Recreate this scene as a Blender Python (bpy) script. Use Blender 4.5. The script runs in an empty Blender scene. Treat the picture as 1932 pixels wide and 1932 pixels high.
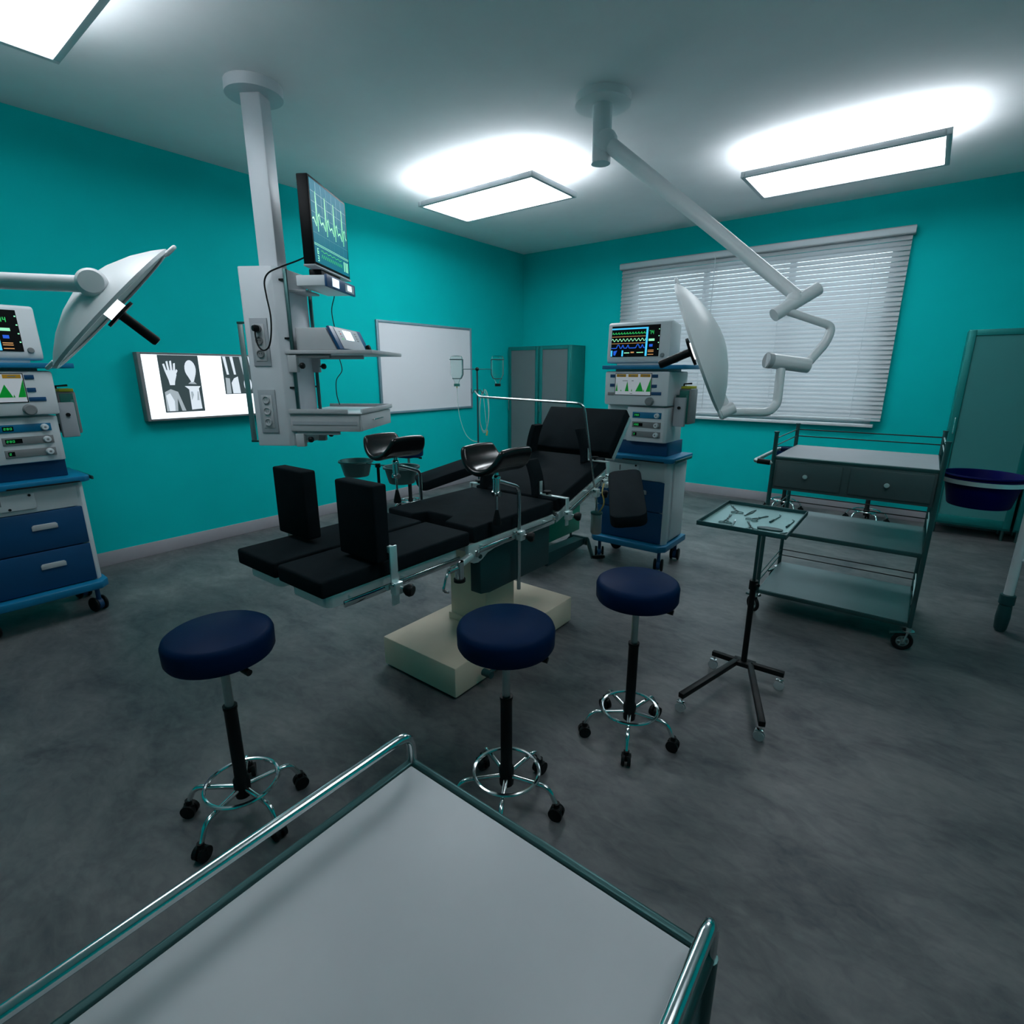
import bpy, bmesh, math, random
from mathutils import Matrix, Vector
random.seed(7)
C = bpy.context.scene.collection
PI = math.pi
V = Vector

# ------------------------------------------------------------------ materials
MT = {}
def mat(name, col, rough=.5, metal=0., noise=0., nscale=8., bump=0., bscale=60., emit=None, estr=0., trans=0., alpha=1., ior=1.45, spec=.5):
    m = bpy.data.materials.new(name); m.use_nodes = True
    nt = m.node_tree; b = nt.nodes['Principled BSDF']
    col = (*col, 1)
    b.inputs['Base Color'].default_value = col
    b.inputs['Roughness'].default_value = rough
    b.inputs['Metallic'].default_value = metal
    b.inputs['IOR'].default_value = ior
    b.inputs['Specular IOR Level'].default_value = spec
    b.inputs['Transmission Weight'].default_value = trans
    b.inputs['Alpha'].default_value = alpha
    if emit:
        b.inputs['Emission Color'].default_value = (*emit, 1); b.inputs['Emission Strength'].default_value = estr
    if noise > 0 or bump > 0:
        tc = nt.nodes.new('ShaderNodeTexCoord')
    if noise > 0:
        n = nt.nodes.new('ShaderNodeTexNoise'); n.inputs['Scale'].default_value = nscale; n.inputs['Detail'].default_value = 6; n.inputs['Roughness'].default_value = .6
        nt.links.new(tc.outputs['Object'], n.inputs['Vector'])
        r = nt.nodes.new('ShaderNodeValToRGB')
        r.color_ramp.elements[0].position = .3; r.color_ramp.elements[1].position = .7
        r.color_ramp.elements[0].color = tuple(c*(1-noise) for c in col[:3])+(1,)
        r.color_ramp.elements[1].color = tuple(min(1, c*(1+noise)) for c in col[:3])+(1,)
        nt.links.new(n.outputs['Fac'], r.inputs['Fac']); nt.links.new(r.outputs['Color'], b.inputs['Base Color'])
    if bump > 0:
        n2 = nt.nodes.new('ShaderNodeTexNoise'); n2.inputs['Scale'].default_value = bscale; n2.inputs['Detail'].default_value = 3
        nt.links.new(tc.outputs['Object'], n2.inputs['Vector'])
        bp = nt.nodes.new('ShaderNodeBump'); bp.inputs['Strength'].default_value = bump; bp.inputs['Distance'].default_value = .002
        nt.links.new(n2.outputs['Fac'], bp.inputs['Height']); nt.links.new(bp.outputs['Normal'], b.inputs['Normal'])
    MT[name] = m
    return m

mat('teal_paint', (.0, .50, .49), .8, noise=.03, nscale=3, bump=.15, bscale=120, spec=.12)
mat('ceiling_paint', (.88, .89, .91), .9, noise=.02, nscale=4, spec=.2)
mat('baseboard', (.34, .33, .36), .6, noise=.04)
mat('white_plastic', (.62, .66, .69), .42, noise=.02, nscale=5)
mat('column_white', (.60, .63, .67), .45, noise=.02, nscale=5)
mat('lamp_white', (.78, .80, .82), .35, noise=.02, nscale=5)
mat('light_grey', (.42, .44, .46), .45, noise=.03)
mat('panel_grey', (.34, .37, .40), .5, noise=.03)
mat('mid_grey', (.20, .21, .22), .5, noise=.03)
mat('board_white', (.72, .74, .78), .3, noise=.01, nscale=2)
mat('board_frame', (.22, .34, .40), .4, .3, noise=.05)
mat('black_pad', (.010, .015, .018), .7, noise=.12, nscale=10, bump=.2, bscale=200, spec=.02)
mat('black_gloss', (.006, .007, .008), .22, noise=.05)
mat('black_plastic', (.006, .008, .009), .45, noise=.05, spec=.2)
mat('navy', (.001, .014, .055), .55, noise=.08, bump=.15, bscale=150, spec=.08)
mat('bucket_blue', (.000, .002, .085), .5, spec=.1, noise=.05)
mat('machine_blue', (.001, .055, .155), .45, noise=.05, nscale=4)
mat('trim_blue', (.002, .16, .32), .4, noise=.04, nscale=4)
mat('beige', (.74, .61, .48), .5, noise=.06, nscale=4)
mat('hull_teal', (.006, .045, .05), .5, noise=.06)
mat('green_box', (.0, .30, .19), .5, noise=.06)
mat('vap_green', (.02, .16, .13), .4, noise=.05)
mat('yellow', (.45, .42, .02), .5, noise=.03)
mat('orange', (.60, .30, .01), .5, noise=.02)
mat('steel', (.74, .88, .88), .30, .6, noise=.04, nscale=6)
mat('brushed', (.45, .50, .50), .38, 1., noise=.08, nscale=12)
mat('dark_steel', (.07, .15, .15), .38, .9, noise=.06)
mat('chrome', (.75, .78, .78), .12, 1., noise=.02)
mat('shelf_steel', (.15, .22, .23), .4, .3, noise=.05)
mat('tray_steel', (.20, .38, .38), .35, .6, noise=.05)
mat('white_tube', (.75, .77, .80), .35, noise=.02)
mat('foot_teal', (.01, .06, .065), .45, noise=.08)
mat('glass', (.85, .95, .93), .03, trans=1., ior=1.15)
mat('bottle_glass', (.90, .97, .95), .02, trans=1., ior=1.12)
mat('tubing', (.65, .75, .72), .25, trans=.6, ior=1.2)
mat('cabinet_teal', (.01, .21, .20), .4, .4, noise=.05)
mat('cabinet_inside', (.45, .52, .54), .6, noise=.04)
mat('cab_glass', (.92, .97, .97), .05, trans=1., ior=1.1)
mat('frosted_grey', (.34, .42, .44), .35, trans=.62, ior=1.1)
mat('frosted_teal', (.13, .48, .48), .3, trans=.6, ior=1.1)
mat('cabinet_back_teal', (.22, .66, .66), .6, noise=.04)
mat('screen_black', (.003, .004, .005), .4, spec=.1)
mat('film_dark', (.01, .015, .018), .3, emit=(.035, .055, .06), estr=1)
mat('film_mid', (.2, .2, .2), .3, emit=(.30, .36, .40), estr=1)
mat('film_light', (.3, .3, .3), .3, emit=(.62, .70, .78), estr=1)
mat('viewer_glow', (.9, .9, .9), .4, emit=(.85, .93, 1.), estr=1.25)
mat('glow_white', (.8, .8, .8), .4, emit=(.75, .95, 1.), estr=1.)
mat('glow_lamp', (.9, .9, .9), .4, emit=(.95, .97, 1.), estr=1.6)
mat('glow_cyan', (.0, .2, .3), .4, emit=(.06, .55, .95), estr=1)
mat('glow_blue', (.0, .0, .2), .4, emit=(.01, .10, .55), estr=1)
mat('glow_green', (.0, .2, .05), .4, emit=(.02, .45, .10), estr=1)
mat('glow_mint', (.1, .3, .2), .4, emit=(.30, .85, .50), estr=1)
mat('glow_orange', (.2, .1, .05), .4, emit=(.60, .30, .10), estr=1)
mat('screen_teal', (.0, .02, .03), .5, emit=(.0, .15, .22), estr=1, spec=.05)
mat('screen_line', (.0, .05, .07), .3, emit=(.02, .24, .28), estr=1)
mat('plot_white', (.5, .52, .56), .4, emit=(.15, .16, .17), estr=1)
mat('plot_green', (.0, .28, .03), .4, emit=(.0, .06, .005), estr=1)
mat('cart_front', (.07, .11, .115), .45, .3, noise=.05)
mat('red', (.4, .02, .02), .4)
mat('amber_tube', (.45, .35, .10), .4)

# floor: mottled concrete-grey vinyl
m = mat('floor_vinyl', (.20, .215, .225), .42, spec=.35)
nt = m.node_tree; b = nt.nodes['Principled BSDF']; tc = nt.nodes.new('ShaderNodeTexCoord')
mp = nt.nodes.new('ShaderNodeMapping'); mp.inputs['Scale'].default_value = (1, 1.7, 1); nt.links.new(tc.outputs['Object'], mp.inputs['Vector'])
n1 = nt.nodes.new('ShaderNodeTexNoise'); n1.inputs['Scale'].default_value = 2.2; n1.inputs['Detail'].default_value = 8; n1.inputs['Roughness'].default_value = .65; n1.inputs['Distortion'].default_value = .6
n2 = nt.nodes.new('ShaderNodeTexNoise'); n2.inputs['Scale'].default_value = 14; n2.inputs['Detail'].default_value = 6; n2.inputs['Distortion'].default_value = 1.
nt.links.new(mp.outputs['Vector'], n1.inputs['Vector']); nt.links.new(mp.outputs['Vector'], n2.inputs['Vector'])
mx = nt.nodes.new('ShaderNodeMath'); mx.operation = 'MULTIPLY_ADD'; mx.inputs[1].default_value = .35; nt.links.new(n2.outputs['Fac'], mx.inputs[0]); nt.links.new(n1.outputs['Fac'], mx.inputs[2])
cr = nt.nodes.new('ShaderNodeValToRGB'); cr.color_ramp.elements[0].position = .45; cr.color_ramp.elements[1].position = .95
cr.color_ramp.elements[0].color = (.050, .058, .068, 1); cr.color_ramp.elements[1].color = (.195, .197, .195, 1)
nt.links.new(mx.outputs[0], cr.inputs['Fac']); nt.links.new(cr.outputs['Color'], b.inputs['Base Color'])
mr = nt.nodes.new('ShaderNodeMapRange'); mr.inputs['To Min'].default_value = .5; mr.inputs['To Max'].default_value = .34
nt.links.new(n1.outputs['Fac'], mr.inputs['Value']); nt.links.new(mr.outputs['Result'], b.inputs['Roughness'])

# blind slats: thin white vinyl letting some daylight through
m = bpy.data.materials.new('slat_vinyl'); m.use_nodes = True; MT['slat_vinyl'] = m
nt = m.node_tree; b = nt.nodes['Principled BSDF']; b.inputs['Base Color'].default_value = (.60, .62, .64, 1); b.inputs['Roughness'].default_value = .5
tr = nt.nodes.new('ShaderNodeBsdfTranslucent'); tr.inputs['Color'].default_value = (.75, .78, .80, 1)
ms = nt.nodes.new('ShaderNodeMixShader'); ms.inputs['Fac'].default_value = .4
nt.links.new(b.outputs[0], ms.inputs[1]); nt.links.new(tr.outputs[0], ms.inputs[2]); nt.links.new(ms.outputs[0], nt.nodes['Material Output'].inputs['Surface'])

# ------------------------------------------------------------------ mesh helpers
class B:
    """collects shapes; build() links them as ONE mesh object"""
    def __init__(s, off=(0, 0, 0)):
        s.bm = bmesh.new(); s.m = []; s.off = V(off)
    def mi(s, m):
        if m not in s.m: s.m.append(m)
        return s.m.index(m)
    def _fin(s, vs, fs, m, M=None, smooth=False):
        i = s.mi(m)
        for f in fs: f.material_index = i; f.smooth = smooth
        if M is not None: bmesh.ops.transform(s.bm, matrix=M, verts=vs)
    def prism(s, poly, ax, a0, a1, m, bev=0, M=None, seg=2, smooth=False):
        """poly in the two axes other than ax, extruded along ax from a0 to a1"""
        def mk(p, a):
            return (a, p[0], p[1]) if ax == 'x' else ((p[0], a, p[1]) if ax == 'y' else (p[0], p[1], a))
        lo = [s.bm.verts.new(mk(p, a0)) for p in poly]; hi = [s.bm.verts.new(mk(p, a1)) for p in poly]
        fs = [s.bm.faces.new(lo[::-1]), s.bm.faces.new(hi)]
        n = len(poly)
        for k in range(n): fs.append(s.bm.faces.new((lo[k], lo[(k+1) % n], hi[(k+1) % n], hi[k])))
        bmesh.ops.recalc_face_normals(s.bm, faces=fs)
        vs = lo+hi
        if bev > 0:
            es = list({e for f in fs for e in f.edges})
            r = bmesh.ops.bevel(s.bm, geom=es, offset=bev, segments=seg, profile=.5, affect='EDGES', clamp_overlap=True)
            vs = list({v for f in r['faces'] for v in f.verts} | {v for v in vs if v.is_valid})
            fs = list({f for v in vs for f in v.link_faces})
        s._fin(vs, fs, m, M, smooth)
    def box(s, x0, x1, y0, y1, z0, z1, m, bev=0, M=None, seg=2):
        s.prism([(x0, y0), (x1, y0), (x1, y1), (x0, y1)], 'z', z0, z1, m, bev, M, seg)
    def rbox(s, x0, x1, y0, y1, z0, z1, r, m, bev=0, M=None, n=4):
        """box with rounded plan corners"""
        p = []
        for cx, cy, a in ((x1-r, y1-r, 0), (x0+r, y1-r, 90), (x0+r, y0+r, 180), (x1-r, y0+r, 270)):
            for k in range(n+1):
                t = math.radians(a+90*k/n); p.append((cx+r*math.cos(t), cy+r*math.sin(t)))
        s.prism(p, 'z', z0, z1, m, bev, M)
    def tube(s, pts, r, m, n=10, closed=False, cap=True, r2=None):
        pts = [V(p) for p in pts]; N = len(pts); rings = []; up = None
        for i, p in enumerate(pts):
            a = pts[i-1] if (i > 0 or closed) else None; c = pts[(i+1) % N] if (i < N-1 or closed) else None
            d = V((0, 0, 0))
            if a is not None: d += (p-a).normalized()
            if c is not None: d += (c-p).normalized()
            d.normalize()
            if up is None:
                up = V((0, 0, 1)) if abs(d.z) < .9 else V((1, 0, 0))
            x = d.cross(up).normalized(); up = x.cross(d).normalized()
            rr = r if r2 is None else r+(r2-r)*i/(N-1)
            rings.append([s.bm.verts.new(p+(x*math.cos(t)+up*math.sin(t))*rr) for t in [2*PI*k/n for k in range(n)]])
        fs = []
        for i in range(N if closed else N-1):
            A, D = rings[i], rings[(i+1) % N]
            for k in range(n): fs.append(s.bm.faces.new((A[k], A[(k+1) % n], D[(k+1) % n], D[k])))
        s._fin([], fs, m, None, True)
        if cap and not closed:
            cs = [s.bm.faces.new(rings[0][::-1]), s.bm.faces.new(rings[-1])]
            s._fin([], cs, m)
    def cyl(s, p0, p1, r0, m, r1=None, n=20):
        s.tube([p0, p1], r0, m, n, r2=r0 if r1 is None else r1)
    def lathe(s, prof, m, c=(0, 0, 0), axis=(0, 0, 1), n=32, closed=False):
        """prof: (radius, height) along axis; closed joins last to first"""
        q = V((0, 0, 1)).rotation_difference(V(axis).normalized()).to_matrix().to_4x4(); M = Matrix.Translation(V(c)) @ q
        rings = []
        for r, h in prof:
            if r < 1e-5: rings.append([s.bm.verts.new(M @ V((0, 0, h)))])
            else: rings.append([s.bm.verts.new(M @ V((r*math.cos(2*PI*k/n), r*math.sin(2*PI*k/n), h))) for k in range(n)])
        fs = []; L = len(rings)
        for i in range(L if closed else L-1):
            A, D = rings[i], rings[(i+1) % L]
            for k in range(n):
                q4 = [A[k % len(A)], A[(k+1) % n % len(A)], D[(k+1) % n % len(D)], D[k % len(D)]]
                u = [];
                for v in q4:
                    if v not in u: u.append(v)
                if len(u) > 2: fs.append(s.bm.faces.new(u))
        bmesh.ops.recalc_face_normals(s.bm, faces=fs)
        s._fin([], fs, m, None, True)
        return fs
    def ball(s, c, r, m, n=16):
        s.lathe([(r*math.sin(PI*k/8), -r*math.cos(PI*k/8)) for k in range(9)], m, c, n=n)
    def torus(s, c, R, r, m, axis=(0, 0, 1), n=40, k=8):
        s.lathe([(R+r*math.cos(2*PI*j/k), r*math.sin(2*PI*j/k)) for j in range(k)], m, c, axis, n, closed=True)
    def build(s, name, parent=None, world=False, **p):
        me = bpy.data.meshes.new(name)
        if s.off.length > 0: bmesh.ops.translate(s.bm, verts=s.bm.verts, vec=-s.off)
        s.bm.to_mesh(me); s.bm.free()
        for x in s.m: me.materials.append(MT[x])
        o = bpy.data.objects.new(name, me); C.objects.link(o)
        if parent is not None:
            o.parent = parent
            if world:
                r = parent
                while r.parent: r = r.parent
                me.transform((Matrix.Translation(r.location) @ Matrix.Rotation(r.rotation_euler.z, 4, 'Z')).inverted())
        try: me.set_sharp_from_angle(angle=math.radians(40))
        except Exception: pass
        for k, v in p.items(): o[k] = v
        return o

def arc_pts(pts, rad, n=5):
    """round the inner corners of a polyline"""
    pts = [V(p) for p in pts]; out = [pts[0]]
    for i in range(1, len(pts)-1):
        a, p, c = pts[i-1], pts[i], pts[i+1]
        d1 = (a-p); d2 = (c-p); r = min(rad, d1.length*.45, d2.length*.45)
        q0 = p+d1.normalized()*r; q1 = p+d2.normalized()*r
        for k in range(n+1):
            t = k/n; out.append((1-t)**2*q0+2*t*(1-t)*p+t*t*q1)
    out.append(pts[-1]); return out
def curve_pts(P, n=8):
    """Catmull-Rom through P"""
    P = [V(p) for p in P]; P = [P[0]*2-P[1]]+P+[P[-1]*2-P[-2]]; o = []
    for i in range(1, len(P)-2):
        for k in range(n):
            t = k/n; a, b_, c, d = P[i-1], P[i], P[i+1], P[i+2]
            o.append(.5*((2*b_)+(c-a)*t+(2*a-5*b_+4*c-d)*t*t+(3*b_-a-3*c+d)*t**3))
    o.append(P[-2]); return o
def thing(name, label, cat, loc=(0, 0, 0), rz=0., group=None):
    o = bpy.data.objects.new(name, None); C.objects.link(o); o.empty_display_size = .1
    o.location = loc; o.rotation_euler = (0, 0, rz); o['label'] = label; o['category'] = cat
    if group: o['group'] = group
    return o
def dup(root, loc, rz, label):
    r = root.copy(); C.objects.link(r); r.location = loc; r.rotation_euler = (0, 0, rz); r['label'] = label
    for ch in list(root.children):
        c = ch.copy(); C.objects.link(c); c.parent = r
        for g in list(ch.children):
            d = g.copy(); C.objects.link(d); d.parent = c
    return r
def seg7(b, ch, x, y, z, w, h, t, m):
    """digit from bars, on a face looking along -y (x right, z up)"""
    S = {'0': 'abcdef', '1': 'bc', '2': 'abged', '4': 'fgbc', '5': 'afgcd', '7': 'abc', '8': 'abcdefg', '3': 'abgcd', '6': 'afgedc', '9': 'abcdfg'}
    R = dict(a=(0, w, h-t, h), g=(0, w, h/2-t/2, h/2+t/2), d=(0, w, 0, t), f=(0, t, h/2, h), b=(w-t, w, h/2, h), e=(0, t, 0, h/2), c=(w-t, w, 0, h/2))
    for k in S[ch]:
        q = R[k]; b.box(x+q[0], x+q[1], y-.0006, y, z+q[2], z+q[3], m)
def strip(b, pts, y, t, m, th=.0006):
    """poly-line of thickness t drawn as a thin raised bar on a face looking along -y"""
    for (x0, z0), (x1, z1) in zip(pts, pts[1:]):
        d = V((x1-x0, z1-z0)); L = d.length
        if L < 1e-6: continue
        nx, nz = -d.y/L*t/2, d.x/L*t/2
        b.prism([(x0+nx, z0+nz), (x1+nx, z1+nz), (x1-nx, z1-nz), (x0-nx, z0-nz)], 'y', y-th, y, m)

# ------------------------------------------------------------------ the room
XL, XR, YF, YB, H = -4.85, 2.4, -1.9, 6.54, 3.08
def struct(b, name, **k):
    return b.build(name, kind='structure', **k)
b = B(); b.box(XL-.15, XR+.15, YF-.15, YB+.15, -.1, 0, 'floor_vinyl'); struct(b, 'floor')
b = B(); b.box(XL-.15, XR+.15, YF-.15, YB+.15, H, H+.1, 'ceiling_paint'); struct(b, 'ceiling')
b = B(); b.box(XL-.15, XL, YF-.15, YB+.15, 0, H, 'teal_paint'); struct(b, 'wall_left')
b = B(); b.box(XR, XR+.15, YF-.15, YB+.15, 0, H, 'teal_paint'); struct(b, 'wall_right')
b = B(); b.box(XL, XR, YF-.15, YF, 0, H, 'teal_paint'); struct(b, 'wall_front')
WX0, WX1, WZ0, WZ1 = -3.17, -.42, .945, 2.66
b = B()
b.box(XL, WX0, YB, YB+.15, 0, H, 'teal_paint'); b.box(WX1, XR, YB, YB+.15, 0, H, 'teal_paint')
b.box(WX0, WX1, YB, YB+.15, 0, WZ0, 'teal_paint'); b.box(WX0, WX1, YB, YB+.15, WZ1, H, 'teal_paint')
struct(b, 'wall_back')
b = B(); b.box(XL, XL+.014, YF, YB, 0, .108, 'baseboard', .003); struct(b, 'baseboard_left')
b = B(); b.box(XL+.014, XR-.014, YB-.014, YB, 0, .108, 'baseboard', .003); struct(b, 'baseboard_back')
b = B(); b.box(XR-.014, XR, YF, YB, 0, .108, 'baseboard', .003); struct(b, 'baseboard_right')
b = B(); b.box(XL+.014, XR-.014, YF, YF+.014, 0, .108, 'baseboard', .003); struct(b, 'baseboard_front')
# window: white frame with three sashes, glass, sill
b = B(); y0, y1 = YB+.06, YB+.12
for x0, x1 in ((WX0, WX0+.06), (WX1-.06, WX1), (-2.28, -2.22), (-1.37, -1.31)): b.box(x0, x1, y0, y1, WZ0, WZ1, 'white_plastic', .004)
for z0, z1 in ((WZ0, WZ0+.06), (WZ1-.06, WZ1)): b.box(WX0+.06, WX1-.06, y0+.002, y1-.002, z0, z1, 'white_plastic', .004)
w = struct(b, 'window_1')
b = B(); b.box(WX0+.05, WX1-.05, YB+.087, YB+.093, WZ0+.05, WZ1-.05, 'glass'); b.build('pane', w)
b = B(); b.box(WX0-.03, WX1+.03, YB-.085, YB+.06, WZ0-.03, WZ0, 'white_plastic', .006); b.build('window_sill', w)

# venetian blind in front of the window
bx0, bx1 = -3.265, -.335
t = thing('venetian_blind', 'white venetian blind with closed slats hanging over the wide window', 'blind', ((bx0+bx1)/2, YB-.06, .99))
b = B(); b.box(bx0-.02, bx1+.02, YB-.095, YB-.01, 2.69, 2.765, 'light_grey', .008); b.box(bx0-.02, bx1+.02, YB-.1, YB-.094, 2.70, 2.755, 'white_plastic', .002); b.build('head_rail', t, True)
b = B(); ns = 38; z0, z1 = 1.03, 2.668
for i in range(ns):
    z = z0+(z1-z0)*i/(ns-1); a = math.radians(60); hw = .0262
    dy, dz = hw*math.cos(a), hw*math.sin(a)
    P = []
    for k in range(5):
        u = -1+.5*k; bow = .003*(1-u*u)
        P.append((YB-.055+u*dy-bow*math.sin(a), z+u*dz+bow*math.cos(a)))
    Q = [(p[0]+.0007, p[1]+.0006) for p in P][::-1]
    b.prism(P+Q, 'x', bx0, bx1, 'slat_vinyl')
b.build('slats', t, True)
b = B(); b.box(bx0, bx1, YB-.078, YB-.038, .978, 1.0, 'white_plastic', .005); b.build('bottom_rail', t, True)
for x in (-3.0, -2.2, -1.4, -.6):
    b = B()
    for y in (YB-.074, YB-.036): b.tube([(x, y, .985), (x, y, 2.69)], .0012, 'white_plastic', 6)
    b.build('ladder_cord', t, True)
b = B(); b.tube([(-2.11, YB-.105, 2.72), (-2.11, YB-.108, 1.75)], .005, 'white_plastic', 8); b.tube([(-2.11, YB-.108, 1.75), (-2.11, YB-.108, 1.05)], .0018, 'mid_grey', 6); b.build('tilt_wand', t, True)

# added light panels: invented fixtures, hung only to brighten the room
def added_light(x, y, label, em):
    z = 2.87
    t = thing('added_light_panel', label, 'added light', (x, y, z), 0, 'added hanging light panels')
    b = B()
    for x0, x1, y0, y1 in ((-.62, -.59, -.32, .32), (.59, .62, -.32, .32), (-.59, .59, -.32, -.29), (-.59, .59, .29, .32)): b.box(x0, x1, y0, y1, 0, .04, 'white_plastic', .003)
    b.build('frame', t)
    b = B(); b.box(-.59, .59, -.29, .29, .008, .032, em); b.build('diffuser', t)
    for q in (-.5, .5):
        b = B(); b.cyl((q, 0, .03), (q, 0, H-z), .004, 'chrome', n=8); b.cyl((q, 0, H-z-.012), (q, 0, H-z), .03, 'white_plastic', n=16); b.build('suspension_rod', t)
mat('panel_bright', (.9, .9, .9), .4, emit=(.90, .96, 1.), estr=16.)
mat('panel_medium', (.9, .9, .9), .4, emit=(.90, .96, 1.), estr=9.)
mat('panel_dim', (.9, .9, .9), .4, emit=(.90, .96, 1.), estr=6.)
mat('panel_foot', (.9, .9, .9), .4, emit=(.90, .96, 1.), estr=8.)
added_light(-3.2, 3.9, 'added hanging light panel nearest the whiteboard', 'panel_bright')
added_light(-.75, 4.9, 'added hanging light panel nearest the window blind', 'panel_medium')  # added to lift the ceiling and wall near the window
added_light(.2, 1.5, 'added hanging light panel right of the operating table, in front of the tray stand', 'panel_dim')  # added fill light for the shaded pedestal base
added_light(-2.9, .7, 'added hanging light panel over the foot end, behind the ceiling pendant', 'panel_foot')  # added to brighten the upper left wall

# ------------------------------------------------------------------ left wall
t = thing('whiteboard', 'plain white board in a thin blue-grey frame on the left wall', 'whiteboard', (XL, 4.61, 1.0))
b = B(); b.box(XL+.004, XL+.02, 3.865, 5.345, 1.02, 1.99, 'board_white'); b.build('panel', t, True)
b = B()
for y0, y1, z0, z1 in ((3.84, 3.87, 1.0, 2.012), (5.34, 5.37, 1.0, 2.012), (3.87, 5.34, 1.985, 2.012), (3.87, 5.34, 1.0, 1.025)): b.box(XL, XL+.028, y0, y1, z0, z1, 'board_frame', .004)
b.build('frame', t, True)

vy0, vy1 = 1.53, 3.0
t = thing('x_ray_viewer', 'glowing wall light box with two x-ray films behind the ceiling pendant', 'x-ray viewer', (XL+.002, 2.26, 1.09))
b = B()
for y0, y1, z0, z1 in ((vy0, vy0+.025, 1.085, 1.605), (vy1-.025, vy1, 1.085, 1.605), (vy0+.025, vy1-.025, 1.59, 1.605), (vy0+.025, vy1-.025, 1.085, 1.10)): b.box(XL+.002, XL+.087, y0, y1, z0, z1, 'mid_grey', .003)
b.box(XL+.002, XL+.062, vy0+.02, vy1-.02, 1.09, 1.60, 'mid_grey'); b.build('housing', t, True)
b = B(); b.box(XL+.062, XL+.077, vy0+.025, vy1-.025, 1.10, 1.59, 'viewer_glow'); b.build('light_panel', t, True)
# films: built facing -y in local space, then turned to face +x
def film(y0, y1, z0, z1, label, draw):
    t = B(); w, h = y1-y0, z1-z0
    t.box(0, w, -.001, 0, 0, h, 'film_dark'); draw(t, w, h)
    o = t.build('x_ray_film'); o.location = (XL+.0785, y0, z0); o.rotation_euler = (0, 0, PI/2)
    o['label'] = label; o['category'] = 'x-ray film'; o['group'] = 'x-ray films on the light box'
def poly(b, pts, m, k=0): b.prism(pts, 'y', -.0014-k*.0003, -.001, m)
def ell(cx, cz, rx, rz, n=18): return [(cx+rx*math.cos(2*PI*i/n), cz+rz*math.sin(2*PI*i/n)) for i in range(n)]
def film_a(b, w, h):
    # hand, skull, shoulder, chest
    for i, (x, l) in enumerate(((.045, .055), (.065, .075), (.085, .078), (.104, .06))):
        poly(b, [(x-.007, h*.72), (x-.008+(i-1.5)*.006, h*.72+l), (x+.006+(i-1.5)*.006, h*.72+l+.004), (x+.008, h*.72)], 'film_light')
    poly(b, [(.036, h*.74), (.11, h*.74), (.118, h*.66), (.1, h*.54), (.095, h*.48), (.06, h*.48), (.055, h*.57)], 'film_light', 1)
    poly(b, [(.108, h*.64), (.13, h*.73), (.122, h*.76), (.102, h*.69)], 'film_light', 2)
    poly(b, ell(.225, h*.76, .042, .07), 'film_light'); poly(b, [(.19, h*.68), (.262, h*.68), (.24, h*.54), (.222, h*.52)], 'film_light', 1)
    poly(b, [(.195, h*.5), (.26, h*.49), (.23, h*.56)], 'film_mid')
    poly(b, [(.01, .01), (.015, h*.36), (.06, h*.41), (.11, h*.36), (.15, h*.02), (.12, .01), (.10, h*.25), (.09, .01)], 'film_mid', 1)
    poly(b, [(.03, .01), (.02, h*.3), (.05, h*.34), (.075, h*.2), (.07, .01)], 'film_light', 2)
    poly(b, [(.165, h*.46), (.285, h*.455), (.27, h*.41), (.275, .02), (.195, .015), (.195, h*.4)], 'film_light')
    poly(b, [(.205, h*.2), (.225, h*.3), (.22, h*.36), (.205, h*.36)], 'film_mid', 1); poly(b, [(.245, h*.2), (.255, h*.36), (.265, h*.36), (.262, h*.2)], 'film_mid', 1)
def film_b(b, w, h):
    for x in (.03, .09, .185, .245): poly(b, [(x-.02, h*.99), (x+.004, h*.99), (x+.018, h*.52), (x, h*.52)], 'film_light')
    poly(b, [(.15, h*.99), (.17, h*.99), (.2, h*.55), (.17, h*.52)], 'film_mid')
    poly(b, [(.01, .005), (.015, h*.44), (.05, h*.42), (.05, .005)], 'film_mid'); poly(b, [(.065, .005), (.06, h*.3), (.085, h*.42), (.12, h*.47), (.13, .005)], 'film_light', 1)
    poly(b, ell(.2, h*.25, .035, .06), 'film_light'); poly(b, ell(.262, h*.25, .02, .055), 'film_mid')
film(1.665, 1.96, 1.145, 1.588, 'dark x-ray film with a hand, skull, shoulder and chest, left on the light box', film_a)
film(2.145, 2.43, 1.275, 1.588, 'smaller x-ray film of limb bones, beside the pendant column', film_b)

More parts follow.
